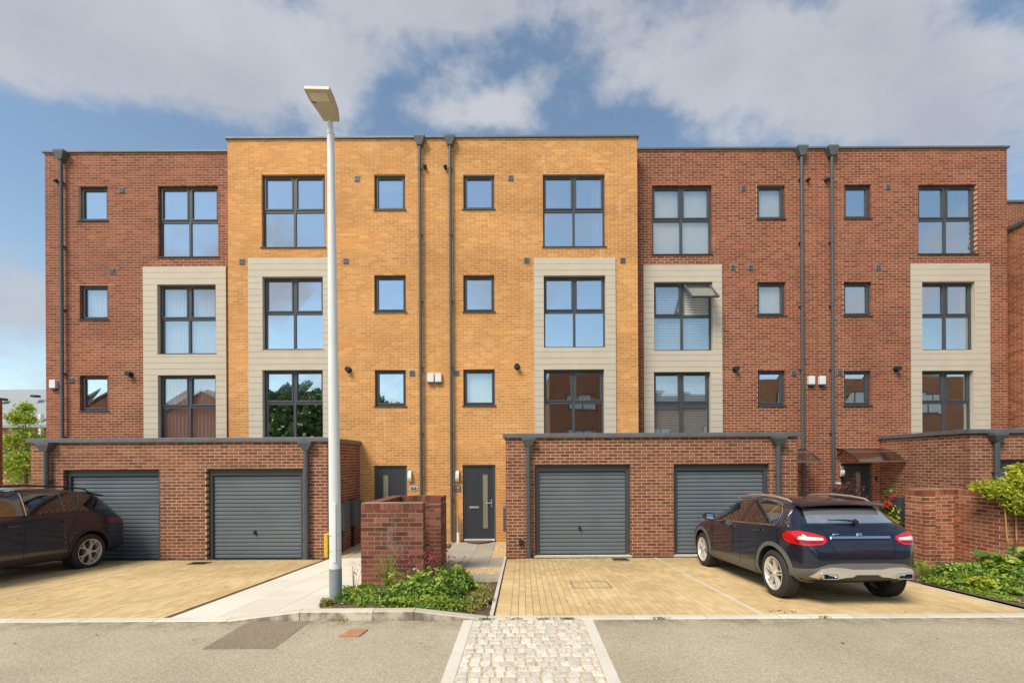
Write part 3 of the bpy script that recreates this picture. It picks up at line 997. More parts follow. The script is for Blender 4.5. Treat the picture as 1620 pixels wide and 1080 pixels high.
hC = house('orange brick house whose dark front door stands in full view', XBC, XCD, YO, 'brick_orange', 'mortar_orange',
           [(733, 276, 782, 331), (733, 435, 782, 493), (733, 584, 783, 641)],
           [(859, 275, 957, 390), (860, 436, 958, 550), (860, 584, 956, 697)], (845, 408, 974, 686),
           door=(*PXR((732, 735, 784, 853), YO)[:2], 0.0, PXR((732, 735, 784, 853), YO)[3]),
           pipes=[XZ(713, 460, YO - 0.1)[0]], vents=[(808, 282), (833, 412), (985, 412), (722, 590)], flues=[(818, 580)], knobs=[(705, 266)], boxes=[(694, 599)],
           dress={('b', 0): (('curtain', 0.80, 0.97, 0.02, 0.98, 'curtain_white'), ('curtain', 0.03, 0.09, 0.02, 0.98, 'curtain_white')), ('b', 2): ('clear',), ('s', 2): ('clear', ('roller', 0.02, 0.98))}, side_r=0.55, off=0.06)
hD = house('red brick house with one window pushed open, just right of the orange pair', XCD - 0.001, XDE, YR, 'brick_red', 'mortar_red',
           [(1198, 292, 1242, 346), (1198, 446, 1243, 499), (1199, 586, 1242, 641)],
           [(1032, 293, 1126, 402), (1034, 446, 1127, 555), (1034, 588, 1124, 700)], (1018, 419, 1142, 686),
           door=(7.05, 7.98, 0.0, 2.2),
           pipes=[XZ(1269, 460, YR - 0.1)[0]], vents=[(1176, 298), (1159, 423), (1187, 423), (1255, 590)], flues=[(1163, 584)], knobs=[(1277, 286)], boxes=[(1282, 603)],
           dress={('b', 0): ('clear', ('roller', 0.02, 0.98)), ('b', 1): ('clear', ('blind', 0.02, 0.98)), ('b', 2): ('clear', ('blind', 0.05, 0.98),), ('s', 0): ('clear', ('roller', 0.02, 0.98)), ('s', 1): ('clear', ('roller', 0.02, 0.98))}, open_idx=('b', 1), off=0.03)
hE = house('red brick house at the right end of the row, canopy over its visible door', XDE, XE1, YR, 'brick_red', 'mortar_red',
           [(1336, 292, 1378, 345), (1335, 446, 1379, 499), (1335, 586, 1378, 641)],
           [(1453, 292, 1545, 401), (1457, 446, 1541, 554), (1457, 586, 1539, 697)], (1440, 417, 1565, 683),
           door=(*PXR((1331, 732, 1380, 855), YR)[:2], 0.0, PXR((1331, 732, 1380, 855), YR)[3]),
           pipes=[XZ(1317, 460, YR - 0.1)[0]], vents=[(1404, 296), (1389, 423), (1328, 589)], flues=[(1417, 584)], knobs=[(1306, 286)], boxes=[(1299, 603)],
           dress={('b', 2): (('curtain', 0.02, 0.14, 0.02, 0.98, 'curtain_white'),), ('b', 1): (('curtain', 0.88, 0.98, 0.02, 0.98, 'curtain_white'),)}, side_r=9.0, off=0.1)

# entrances
dB = PXR((592, 736, 644, 855), YO); make_door(hB, dB[0], dB[1], 0.0, dB[3], YO, glass_u=0.30, handle_u=0.06)
dC = PXR((732, 735, 784, 853), YO); make_door(hC, dC[0], dC[1], 0.0, dC[3], YO, glass_u=0.70, handle_u=0.93)
dE = PXR((1331, 732, 1380, 855), YR); make_door(hE, dE[0], dE[1], 0.0, dE[3], YR, glass_u=0.62, handle_u=0.93)
make_door(hD, 7.05, 7.98, 0.0, 2.2, YR)
x, z = XZ(649, 753, YO); wall_lamp(hB, x, z, YO)
x, z = XZ(724, 753, YO); wall_lamp(hC, x, z, YO, True)
x, z = XZ(1327, 745, YR); wall_lamp(hE, x + 0.05, z, YR)
# number plates
x, z = XZ(654.5, 772, YO)
b = MB(); n = 20
pts = [(x + 0.10 * math.copysign(abs(math.cos(2 * PI * i / n)) ** 0.6, math.cos(2 * PI * i / n)), z + 0.062 * math.copysign(abs(math.sin(2 * PI * i / n)) ** 0.6, math.sin(2 * PI * i / n))) for i in range(n)]
b.prism(pts, 'y', YO - 0.022, YO)
pl = b.build('number_plate', M['white'], hB, fix=True)
b = MB(); b.prism([(x + (p[0] - x) * 0.82, z + (p[1] - z) * 0.74) for p in pts], 'y', YO - 0.027, YO - 0.0225); b.build('plate_face', M['black'], pl, fix=True)
text('digits', '193', 0.075, (x, YO - 0.029, z), M['white'], pl)
x, z = XZ(724, 772.5, YO)
b = MB(); b.box(x - 0.085, x + 0.085, YO - 0.02, YO, z - 0.075, z + 0.075); pl = b.build('number_plate', M['frame'], hC)
text('digits', '191', 0.10, (x, YO - 0.022, z + 0.018), M['white'], pl)
b = MB()
for dx in (-0.045, -0.015, 0.02, 0.048): b.box(x + dx - 0.010, x + dx + 0.010, YO - 0.023, YO - 0.0205, z - 0.056, z - 0.044)
b.build('lettering', M['white'], pl)
b = MB(); x, z = XZ(1325, 764, YR); b.box(x - 0.09, x + 0.09, YR - 0.02, YR, z - 0.03, z + 0.03); b.build('number_plate', M['white'], hE)
b = MB(); x, z = XZ(1385.5, 756, YR); b.box(x - 0.03, x + 0.03, YR - 0.03, YR, z - 0.05, z + 0.05); b.build('door_bell', M['black'], hE)


def canopy(root, x0, x1, Y, zb, zf, depth=0.92):
    e = MB(); n = 10
    prof = []
    for i in range(n + 1):
        t = i / n
        prof.append((Y - depth * t, zb - (zb - zf) * (t ** 1.9)))
    pan = [(p[0], p[1] + 0.012) for p in prof] + [(p[0], p[1]) for p in reversed(prof)]
    e.prism(pan, 'x', x0, x1)
    pn = e.build('canopy', M['poly'], root, fix=True)
    t = MB()
    for f in (0.5, 1.0):
        i = int(f * n)
        t.box(x0, x1, prof[i][0] - 0.018, prof[i][0] + 0.012, prof[i][1] - 0.012, prof[i][1] + 0.022)
    t.build('canopy_bar', M['steel'], pn)
    a = MB()
    for x in (x0 + 0.03, x1 - 0.03):
        a.tube([(x, p[0], p[1] - 0.022) for p in prof], [0.02] * n + [0.012], n=6)
        a.tube([(x, Y - 0.01, zb - 0.20), (x, Y - 0.12, zb - 0.16), (x, Y - 0.25, zb - 0.06)], 0.02, n=6)
    a.build('canopy_bracket', M['black'], pn, smooth=True)


canopy(hE, 9.20, 10.66, YR, 2.55, 2.17)
canopy(hD, 6.72, 8.18, YR, 2.55, 2.17)

# ------------------------------------------------------------------ garages
SLAT = {}


def garage(label, X0, X1, y0, yback, doors, zoff, pipes, side_l, side_r, zt=2.875, dhead=2.14):
    root = empty('garage_block', ((X0 + X1) / 2, y0, 0), label, 'garage', 'brick garage blocks')
    z0 = -0.15 + zoff
    dt = dhead + zoff
    B = Bricks(root, 'brick_brown', 'mortar_tan')
    ops = [(a - X0, b - X0, z0 - 0.01, dt) for a, b in doors]
    zc = zt + zoff - 0.10
    B.face(X0, y0, 0.0, X1 - X0, z0, zc, ops, off=0.05)
    if side_l: B.face(X0, y0 + side_l, -PI / 2, side_l - 0.11, z0, zc, visible=X0 > 0)
    if side_r: B.face(X1, y0 + 0.11, PI / 2, side_r - 0.11, z0, zc, visible=X1 < 0)
    B.finish()
    c = MB()
    o = 0.06
    c.box(X0 - o, X1 + o, y0 - o, y0 + 0.20, zc, zt + zoff)
    c.box(X0 - o, X0 + 0.2, y0 + 0.20, yback - 0.01 - (0.0), zc + 0.001, zt + zoff - 0.001); c.box(X1 - 0.2, X1 + o, y0 + 0.20, yback - 0.01, zc + 0.001, zt + zoff - 0.001)
    c.build('coping', M['coping'], root, bevel=0.008)
    r = MB(); r.box(X0 + 0.1, X1 - 0.1, y0 + 0.1, yback - 0.02, zc - 0.05, zc - 0.003); r.build('roof', M['coping'], root)
    for (a, b) in doors:
        fr = MB(); yd = y0 + 0.085
        fr.box(a + .002, b - .002, yd, yd + 0.06, dt - 0.155, dt - .002)
        fr.box(a + .002, a + 0.09, yd + .001, yd + 0.06, z0, dt - 0.155); fr.box(b - 0.09, b - .002, yd + .001, yd + 0.06, z0, dt - 0.155)
        gd = fr.build('garage_door', M['frame'], root, bevel=0.004)
        zb, ztp = 0.0 + zoff + 0.015, dt - 0.165
        n = 21
        p = (ztp - zb) / n
        w = round(b - a - 0.19, 3)
        k = (w, round(p, 4))
        if k not in SLAT:
            s = MB()
            s.prism([(0.030, 0), (0.012, 0.003), (0.002, p * 0.16), (0.0, p * 0.5), (0.003, p * 0.84), (0.018, p * 0.93), (0.030, p * 0.95)], 'x', -w / 2, w / 2)
            SLAT[k] = s.mesh('slat', Vector((0, 0, 0)), M['slat'])
            bm = bmesh.new(); bm.from_mesh(SLAT[k]); bmesh.ops.recalc_face_normals(bm, faces=bm.faces); bm.to_mesh(SLAT[k]); bm.free()
        for i in range(n):
            place('slat', SLAT[k], gd, ((a + b) / 2, yd + 0.045, zb + i * p))
        bk = MB(); bk.box(a, b, yd + 0.07, yd + 0.09, z0, dt); bk.build('door_backing', M['dark'], gd)
        h = MB(); hx, hz = (a + b) / 2 - 0.06, zb + 0.62
        h.cyl((hx, yd + 0.05, hz), (hx, yd + 0.01, hz), 0.035, n=14); h.box(hx - 0.012, hx + 0.012, yd - 0.005, yd + 0.02, hz - 0.06, hz + 0.03)
        h.build('handle', M['black'], gd)
        s = MB(); s.box(a - 0.02, b + 0.02, y0 - 0.06, y0 + 0.09, zoff - 0.12, zoff + 0.008); s.build('threshold', M['pale_conc'], root)
    for x in pipes:
        downpipe(root, x, y0, zc, -0.02 + zoff, r=0.055, hop_h=0.20, hop_w=0.16, off=0.085)
    return root


M['pale_conc'] = plain('pale_concrete', (0.62, 0.56, 0.44), 0.9, var=0.12, scale=8, bump=0.2)


def gx(px): return (px - VX) / FPX * YG


gL = garage('long brown brick garage with the dark parked car in front of its left door', -11.54, -4.57, YG, YO, [(gx(100), gx(252)), (gx(326), gx(479))], -0.06, [gx(79), gx(487)], 2.66, 2.13)
gC = garage('brown brick double garage in the middle behind the navy car', -0.386, 6.47, YG, YO, [(gx(846), gx(997)), (gx(1066), gx(1217))], 0.0, [gx(836), gx(1228)], 2.13, 2.66)
gR = garage('brown brick garage at the right edge behind the garden wall', 10.49, 18.2, YG - 0.02, YR, [(gx(1577), gx(1577) + 2.25)], 0.0, [gx(1570)], 2.66, None, zt=2.92, dhead=2.2)
b = MB(); x, z = XZ(825, 857, YG); b.box(x - 0.06, x + 0.04, YG - 0.06, YG, z - 0.06, z + 0.06); b.build('outside_tap', M['black'], gC, bevel=0.01)
b = MB(); b.box(*(-0.49, -0.392), 11.6, 12.1, 0.45, 1.05); b.build('meter_cabinet', M['metal'], gC, bevel=0.01)
for yy in (11.25, 12.05):
    b = MB(); b.box(-4.565, -4.38, yy, yy + 0.42, 0.55, 1.22)
    o = b.build('meter_cabinet', M['metal'], gL, bevel=0.012)
    c = MB(); c.box(-4.565, -4.50, yy + 0.16, yy + 0.23, -0.05, 0.55); c.build('cable_duct', M['black'], o)

# the next terrace, beyond the right end of the row
nb = empty('side_building', (16.5, 14.5, 0), 'tall red brick building at the right edge, its flank catching the light', 'building')
B = Bricks(nb, 'brick_bright', 'mortar_tan')
XF = 14.93
B.face(XF, 17.0, -PI / 2, 17.0 - 11.9, 1.0, 9.20)
B.finish()
b = MB(); b.box(XF - 0.05, XF + 4, 11.85, 17.0, 9.20, 9.30); b.build('coping', M['coping'], nb)
b = MB(); b.box(XF + 0.26, XF + 4, 11.9, 16.98, -0.1, 9.18); b.build('body', M['flat_red'], nb)
nt = empty('side_building', (18, 17.1, 0), 'set back red brick block topped by a grey coping, right edge of the picture', 'building')
B = Bricks(nt, 'brick_red', 'mortar_red')
B.face(14.4, 17.05, 0, 9.0, 7.5, 11.75)
B.finish()
b = MB(); b.box(14.3, 24, 17.0, 17.35, 11.75, 11.83); b.build('coping', M['coping'], nt)
b = MB(); b.box(14.4, 24, 17.31, 22, -0.1, 11.7); b.build('body', M['flat_red'], nt)
# ------------------------------------------------------------------ the ground
def zg(y):
    return max(-0.03, 0.562 - 0.055 * y)


SLOPE = -math.atan(0.055)
RZ = 0.242


def tint_mat(name, stops, rough=0.9, grain=0.1, gs=70, bump=0.3, big=(0.9, 1.08), bigs=0.8):
    m = Mat(name)
    c = m.ramp(m.attr(), stops)
    c = m.mix(c, m.ramp(m.noise(gs, 4), [(0.3, 1 - grain), (0.7, 1 + grain)]), 1.0, 'MULTIPLY')
    c = m.mix(c, m.ramp(m.noise(bigs, 5), [(0.3, big[0]), (0.7, big[1])]), 1.0, 'MULTIPLY')
    m.color(c).set(Roughness=rough)
    if bump: m.bump(m.noise(gs * 2, 3), bump, 0.003)
    return m.mt


def paver_mat():
    m = Mat('buff_paver')
    c = m.ramp(m.attr(), [(0, (0.57, 0.415, 0.195)), (0.5, (0.63, 0.465, 0.235)), (1, (0.68, 0.515, 0.275))])
    c = m.mix(c, m.ramp(m.noise(70, 4), [(0.3, 0.9), (0.7, 1.1)]), 1.0, 'MULTIPLY')
    c = m.mix(c, m.ramp(m.noise(0.8, 6, 0.65), [(0.32, (0.86, 0.83, 0.78)), (0.6, (1.10, 1.10, 1.08))]), 1.0, 'MULTIPLY')
    c = m.mix(c, (0.20, 0.13, 0.06), m.ramp(m.noise(3.5, 7, 0.75), [(0.60, 0.0), (0.80, 0.55)]))
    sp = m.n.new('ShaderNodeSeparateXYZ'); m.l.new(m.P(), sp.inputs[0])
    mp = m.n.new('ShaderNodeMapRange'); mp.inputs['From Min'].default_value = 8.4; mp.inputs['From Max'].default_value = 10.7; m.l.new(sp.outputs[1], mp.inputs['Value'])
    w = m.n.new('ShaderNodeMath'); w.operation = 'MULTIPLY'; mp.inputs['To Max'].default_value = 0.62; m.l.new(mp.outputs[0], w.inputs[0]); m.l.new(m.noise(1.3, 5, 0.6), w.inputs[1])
    c = m.mix(c, (0.24, 0.145, 0.055), w.outputs[0])      # shade in front of the garages painted in as a patchy brown gradient
    m.color(c).set(Roughness=0.9); m.bump(m.noise(140, 3), 0.3, 0.003)
    return m.mt


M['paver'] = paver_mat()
M['paver_old'] = tint_mat('buff_paver', [(0, (0.52, 0.36, 0.165)), (0.5, (0.575, 0.41, 0.20)), (1, (0.62, 0.455, 0.235))], big=(0.82, 1.12), bigs=0.7)
M['sand'] = plain('joint_sand', (0.14, 0.095, 0.045), 1.0, var=0.2, scale=20)
M['slab'] = tint_mat('pale_slab', [(0, (0.70, 0.655, 0.54)), (1, (0.80, 0.76, 0.65))], big=(0.90, 1.05))
M['slab_grey'] = tint_mat('grey_slab', [(0, (0.36, 0.33, 0.26)), (1, (0.43, 0.40, 0.33))], big=(0.85, 1.08))
M['kerb'] = tint_mat('pale_kerb', [(0, (0.60, 0.54, 0.43)), (1, (0.72, 0.67, 0.56))], big=(0.85, 1.05), bigs=2)
M['sett'] = tint_mat('granite_sett', [(0, (0.54, 0.50, 0.42)), (0.5, (0.64, 0.59, 0.50)), (1, (0.74, 0.69, 0.59))], grain=0.24, gs=45, bump=0.9, big=(0.9, 1.08))
M['strip'] = tint_mat('pale_edging', [(0, (0.66, 0.62, 0.53)), (1, (0.74, 0.70, 0.61))])
M['pebble'] = tint_mat('golden_gravel', [(0, (0.40, 0.26, 0.11)), (0.5, (0.60, 0.44, 0.22)), (1, (0.74, 0.62, 0.42))], bump=0)
M['gravel_bed'] = plain('gravel_bed', (0.42, 0.31, 0.16), 1.0, var=0.3, scale=40)
M['sett_joint'] = plain('sandy_joint', (0.56, 0.46, 0.31), 1.0, var=0.3, scale=12)
M['soil'] = plain('soil', (0.13, 0.085, 0.05), 1.0, var=0.35, scale=14, bump=0.6, bscale=40)
M['terrain'] = plain('rough_ground', (0.16, 0.17, 0.09), 1.0, var=0.2, scale=2)

mr = Mat('worn_asphalt')
a = mr.ramp(mr.noise(75, 4, 0.8), [(0.30, (0.20, 0.16, 0.10)), (0.44, (0.42, 0.365, 0.25)), (0.58, (0.55, 0.485, 0.35)), (0.72, (0.82, 0.74, 0.57))])
bg = mr.ramp(mr.noise(0.7, 6, 0.6), [(0.3, 0.84), (0.7, 1.10)])
a = mr.mix(a, mr.ramp(mr.noise(34, 2, 0.5), [(0.35, 0.88), (0.65, 1.12)]), 1.0, 'MULTIPLY')
a = mr.mix(a, bg, 1.0, 'MULTIPLY')
dirt = mr.ramp(mr.noise(1.6, 7, 0.72, stretch=(1, 1.6, 1)), [(0.60, 0.0), (0.78, 0.5)])
a = mr.mix(a, (0.22, 0.16, 0.09), dirt)
sp_ = mr.n.new('ShaderNodeSeparateXYZ'); mr.l.new(mr.P(), sp_.inputs[0])
mp_ = mr.n.new('ShaderNodeMapRange'); mp_.inputs['From Min'].default_value = 5.35; mp_.inputs['From Max'].default_value = 5.70; mr.l.new(sp_.outputs[1], mp_.inputs['Value'])
ml_ = mr.n.new('ShaderNodeMath'); ml_.operation = 'MULTIPLY'; mr.l.new(mp_.outputs[0], ml_.inputs[0]); mr.l.new(mr.ramp(mr.noise(6, 6, 0.7), [(0.4, 0.1), (0.62, 0.85)]), ml_.inputs[1])
a = mr.mix(a, (0.20, 0.145, 0.08), ml_.outputs[0])      # silt gathered along the kerb
oil = mr.ramp(mr.noise(0.45, 3, 0.5), [(0.60, 1.0), (0.72, 0.86)])
a = mr.mix(a, oil, 1.0, 'MULTIPLY')
mr.color(a).set(Roughness=0.95)
mr.bump(mr.noise(75, 4, 0.8), 0.9, 0.01)
M['asphalt'] = mr.mt
mr = Mat('dark_patch')
a = mr.ramp(mr.noise(75, 4, 0.8), [(0.30, (0.12, 0.092, 0.06)), (0.55, (0.32, 0.26, 0.18)), (0.75, (0.55, 0.46, 0.34))])
dirt = mr.ramp(mr.noise(2.6, 5, 0.6), [(0.50, 0.0), (0.66, 0.6)])
a = mr.mix(a, (0.26, 0.19, 0.11), dirt)
mr.color(a).set(Roughness=0.95)
mr.bump(mr.noise(150, 3, 0.7), 0.8, 0.008)
M['patch'] = mr.mt

g = MB(); g.box(-400, 400, -400, 900, -1.0, -0.17); g.build('ground', M['terrain'], kind='structure')
r = MB(); r.box(-80, 80, -9, 5.70, -0.6, RZ)
road = r.build('road', M['asphalt'], kind='structure'); ORG[road.name] = Vector((0, 0, 0))
r = MB(); r.box(-80, 80, -14, -9, -0.6, RZ + 0.10); r.build('far_pavement', M['slab_grey'], kind='structure')

VAR = {}


def batch(name, recs, mat, parent, limit=300, maker=None):
    """recs: (x, y, z_top, w, l, h, rx, rz). The ones nearest the camera become single objects that share meshes; the rest one mesh."""
    recs = sorted(recs, key=lambda r: r[0] ** 2 + r[1] ** 2)
    org = ORG[parent.name]

    def shape(w, l, h):
        return [(-w / 2, -l / 2, -h), (w / 2, -l / 2, -h), (w / 2, l / 2, -h), (-w / 2, l / 2, -h), (-w / 2, -l / 2, 0), (w / 2, -l / 2, 0), (w / 2, l / 2, 0), (-w / 2, l / 2, 0)], [(4, 5, 6, 7), (0, 1, 5, 4), (1, 2, 6, 5), (2, 3, 7, 6), (3, 0, 4, 7)]
    mk = maker or shape
    for i, (x, y, z, w, l, h, rx, rz) in enumerate(recs[:limit]):
        j = int(RNG.integers(0, 8))
        k = (name, mat, round(w, 3), round(l, 3), round(h, 3), j)
        if k not in VAR:
            b = MB(); vs, fs = mk(w, l, h); b.add(vs, fs, 0, (j + 0.5) / 8)
            VAR[k] = b.mesh(name, Vector((0, 0, 0)), M[mat], tint=True)
        place(name, VAR[k], parent, (x, y, z), (rx, 0, rz))
    rest = recs[limit:]
    if rest:
        b = MB()
        for (x, y, z, w, l, h, rx, rz) in rest:
            vs, fs = mk(w, l, h)
            c, s_ = math.cos(rx), math.sin(rx); cz, sz = math.cos(rz), math.sin(rz)
            out = []
            for (u, v, t) in vs:
                v2, t2 = v * c - t * s_, v * s_ + t * c
                out.append((x + u * cz - v2 * sz, y + u * sz + v2 * cz, z + t2))
            b.add(out, fs, 0, float(RNG.random()))
        o = b.build(name + 's', M[mat], parent, tint=True, kind='stuff')


def slope_sheet(name, X0, X1, y0, y1, drop, mat, kind='structure', dz=0.0):
    b = MB(); n = 12
    ys = [y0 + (y1 - y0) * i / n for i in range(n + 1)]
    for y in ys:
        b.v += [(X0, y, zg(y) - drop + dz), (X1, y, zg(y) - drop + dz)]; b.t += [0.5, 0.5]
    for i in range(n):
        b.f.append((2 * i, 2 * i + 1, 2 * i + 3, 2 * i + 2)); b.m.append(0)
    o = b.build(name, M[mat], kind=kind)
    ORG[o.name] = Vector((0, 0, 0))
    return o


YK0, YK1 = 5.70, 5.83     # kerb line


def pave(name, X0, X1, y0, y1, borders=()):
    root = slope_sheet(name, X0 - 0.02, X1 + 0.02, YK1 - 0.02, YG + 0.05, 0.010, 'sand')
    recs = []
    P, Lp = 0.1, 0.2
    x = X0
    k = 0
    for side in borders:
        if side == 'l':
            y = y0
            while y + P <= y1:
                recs.append((X0 + 0.1, y + 0.05, zg(y + 0.05) + RNG.normal(0, 0.0006), 0.196, 0.096, 0.05, SLOPE, 0)); y += P
            x = X0 + 0.2
    while x + P <= X1 + 1e-6:
        y = y0 - (0.0, 0.1, 0.05, 0.15)[k % 4]
        while y < y1 - 0.02:
            a, b = max(y, y0), min(y + Lp, y1)
            if b - a > 0.03:
                ym = (a + b) / 2
                recs.append((x + P / 2, ym, zg(ym) + RNG.normal(0, 0.0008), P - 0.006, round(b - a - 0.006, 3), 0.05, SLOPE, 0))
            y += Lp
        x += P; k += 1
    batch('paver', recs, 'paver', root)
    return root


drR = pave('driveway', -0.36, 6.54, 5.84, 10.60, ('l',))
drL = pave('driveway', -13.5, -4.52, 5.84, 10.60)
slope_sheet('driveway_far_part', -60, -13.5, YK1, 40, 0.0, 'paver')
slope_sheet('forecourt', 6.6, 60, YK1, 13.4, 0.02, 'soil')
slope_sheet('path_bed', -4.55, -0.40, YK1, 13.4, 0.014, 'gravel_bed')

# pale dividing strips and the dark slot drain along the garages
for (x, a, b_) in ((-0.40, 5.84, 10.72), (3.06, 5.84, 10.60), (-8.0, 6.4, 10.60), (6.575, 5.84, 8.6)):
    b = MB(); n = 5
    for i in range(n):
        y0, y1 = a + (b_ - a) * i / n + 0.003, a + (b_ - a) * (i + 1) / n - 0.003
        h = 0.004 if x not in (-0.40,) else 0.035
        b.add([(x - 0.024, y0, zg(y0) - 0.05), (x + 0.024, y0, zg(y0) - 0.05), (x + 0.024, y1, zg(y1) - 0.05), (x - 0.024, y1, zg(y1) - 0.05),
               (x - 0.024, y0, zg(y0) + h), (x + 0.024, y0, zg(y0) + h), (x + 0.024, y1, zg(y1) + h), (x - 0.024, y1, zg(y1) + h)],
              [(0, 3, 2, 1), (4, 5, 6, 7), (0, 1, 5, 4), (1, 2, 6, 5), (2, 3, 7, 6), (3, 0, 4, 7)], 0, RNG.random())
    b.build('edging_strip', M['kerb'], kind='structure', tint=True)
for (a, b_, par) in ((-11.5, -4.6, drL), (-0.36, 6.45, drR)):
    b = MB(); z = zg(10.66)
    b.box(a, b_, 10.605, 10.70, z - 0.06, z - 0.004)
    x = a
    while x < b_ - 0.2:
        b.box(x + 0.005, x + 0.19, 10.61, 10.695, z - 0.004, z + 0.002); x += 0.2
    b.build('slot_drain', M['black'], par)

# kerb stones along the road, lowered in front of the drives
krb = MB(); krb.box(-60, 60, YK0 - 0.002 + 0.004, YK1 - 0.004, -0.3, RZ - 0.03)
kroot = krb.build('kerb', M['sand'], kind='structure'); ORG[kroot.name] = Vector((0, 0, 0))


def ktop(x):
    pts = [(-99, 0.008), (-3.68, 0.008), (-2.76, 0.118), (-1.36, 0.118), (-0.45, 0.010), (99, 0.008)]
    return float(np.interp(x, [p[0] for p in pts], [p[1] for p in pts]))


mk = Mat('stained_kerb')
c = mk.ramp(mk.attr(), [(0, (0.50, 0.44, 0.33)), (1, (0.66, 0.60, 0.48))])
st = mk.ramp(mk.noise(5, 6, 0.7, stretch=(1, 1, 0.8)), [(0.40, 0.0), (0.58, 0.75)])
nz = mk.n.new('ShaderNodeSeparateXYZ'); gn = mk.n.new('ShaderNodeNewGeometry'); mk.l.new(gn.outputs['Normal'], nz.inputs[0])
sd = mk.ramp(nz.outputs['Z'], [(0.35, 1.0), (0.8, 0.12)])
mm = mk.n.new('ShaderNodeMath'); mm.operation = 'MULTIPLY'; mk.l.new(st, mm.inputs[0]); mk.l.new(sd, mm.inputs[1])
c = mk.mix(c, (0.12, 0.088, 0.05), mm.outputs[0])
mk.color(c).set(Roughness=0.9); mk.bump(mk.noise(60, 4), 0.4, 0.005)
M['kerb_stained'] = mk.mt
x = -22.0
seams = []
while x < 24:
    w = 0.915
    nx = x + w
    for s in (-3.68, -2.76, -1.36, -0.45):
        if x < s - 0.05 < nx - 0.1: nx = s; break
    seams.append((x, nx)); x = nx
for (a, b_) in seams:
    a2, b2 = a + 0.004, b_ - 0.004
    za, zb = RZ + ktop(a2), RZ + ktop(b2)
    b = MB(); e = 0.014
    y0, y1 = YK0, YK1
    vs = []
    for (xx, zz) in ((a2, za), (b2, zb)):
        vs += [(xx, y0 + (0.012 if zz > RZ + 0.05 else 0) - 0.0, RZ - 0.1), (xx, y0 + (0.008 if zz > RZ + 0.05 else 0), zz - e), (xx, y0 + e + 0.01, zz), (xx, y1, zz), (xx, y1, RZ - 0.1)]
    fs = [(0, 1, 2, 3, 4), (9, 8, 7, 6, 5)] + [(i, (i + 1) % 5 + 0, 5 + (i + 1) % 5, 5 + i) for i in range(5)]
    b.add(vs, fs, 0, float(RNG.random()))
    b.build('kerb_stone', M['kerb_stained'] if (za > RZ + .05 or zb > RZ + .05) else M['kerb'], kroot, tint=True, fix=True)

# slabs
def slabs(root, X0, X1, y0, y1, w, l, mat, dz=0.0, stagger=0.0):
    recs = []
    x, k = X0, 0
    while x < X1 - 0.02:
        x2 = min(x + w, X1)
        y = y0 - stagger * (k % 2)
        while y < y1 - 0.02:
            a, b = max(y, y0), min(y + l, y1)
            if b - a > 0.05:
                ym = (a + b) / 2
                fl = 0.562 - 0.055 * ym > -0.03
                recs.append(((x + x2) / 2, ym, zg(ym) + dz + RNG.normal(0, 0.001), round(x2 - x - 0.007, 3), round(b - a - 0.007, 3), 0.04, SLOPE if fl else 0, 0))
            y += l
        x = x2; k += 1
    batch('paving_slab', recs, mat, root)


pl_ = slope_sheet('left_path', -4.5, -2.66, YK1 - 0.0, 12.88, 0.012, 'sand')
slabs(pl_, -4.5, -2.66, 5.835, 10.78, 0.6, 0.6, 'slab', stagger=0.3, dz=0.003)
slabs(pl_, -4.15, -2.66, 10.78, 12.85, 0.6, 0.6, 'slab_grey', dz=0.003)
slabs(pl_, -2.66, -2.05, 11.9, 12.85, 0.61, 0.6, 'slab_grey', dz=0.003)
pr_ = slope_sheet('right_path', -1.9, -0.43, 7.9, 12.88, 0.012, 'sand')
slabs(pr_, -1.9, -1.19, 9.41, 12.85, 0.71, 0.69, 'slab_grey', dz=0.003)
slabs(pr_, -1.19, -0.74, 9.41, 12.85, 0.45, 0.69, 'slab_grey', dz=0.0035)
slabs(pr_, -0.74, -0.43, 9.41, 10.72, 0.31, 0.66, 'slab_grey', dz=0.004)
slabs(pr_, -1.13, -0.43, 7.95, 8.70, 0.70, 0.75, 'slab_grey', dz=0.004)
slabs(pr_, -1.52, -1.14, 7.95, 8.70, 0.38, 0.75, 'slab_grey', dz=0.004)
rp = slope_sheet('garden_path', 6.6, 8.6, 7.6, 8.5, 0.01, 'sand', dz=0.015)
slabs(rp, 6.62, 8.0, 7.62, 8.35, 0.69, 0.72, 'slab_grey', dz=0.02)


def gravel(name, X0, X1, y0, y1, n, label):
    b = MB()
    base = slope_sheet(name + '_bed', X0, X1, y0, y1, -0.004, 'gravel_bed')
    vs = [(0, 0, 1), (1, 0, 0), (0, 1, 0), (-1, 0, 0), (0, -1, 0)]
    fs = [(0, 1, 2), (0, 2, 3), (0, 3, 4), (0, 4, 1)]
    for i in range(n):
        x, y = RNG.uniform(X0, X1), RNG.uniform(y0, y1)
        s = RNG.uniform(0.010, 0.022); th = RNG.uniform(0, PI); c, t = math.cos(th), math.sin(th); q = RNG.uniform(0.6, 1)
        z = zg(y) + 0.004
        b.add([(x + s * (u * c - v * q * t), y + s * (u * t + v * q * c), z + s * 0.6 * w + (0.0 if w else -0.003)) for (u, v, w) in vs], fs, 0, float(RNG.random()))
    b.build('pebbles', M['pebble'], base, tint=True, kind='stuff')


gravel('gravel_strip', -1.52, -0.43, 8.70, 9.41, 2600, '')
gravel('gravel_strip', -0.73, -0.40, 10.72, 12.86, 1700, '')
gravel('gravel_strip', -4.55, -4.16, 10.80, 12.86, 1800, '')
gravel('gravel_strip', -2.64, -1.92, 9.40, 11.9, 2600, '')
b = MB(); b.box(-2.15, -1.93, 12.0, 12.4, -0.03, 0.012); b.build('drain_cover', M['metal'], label='dark drain cover in the gravel by the downpipe foot', cat='drain cover')

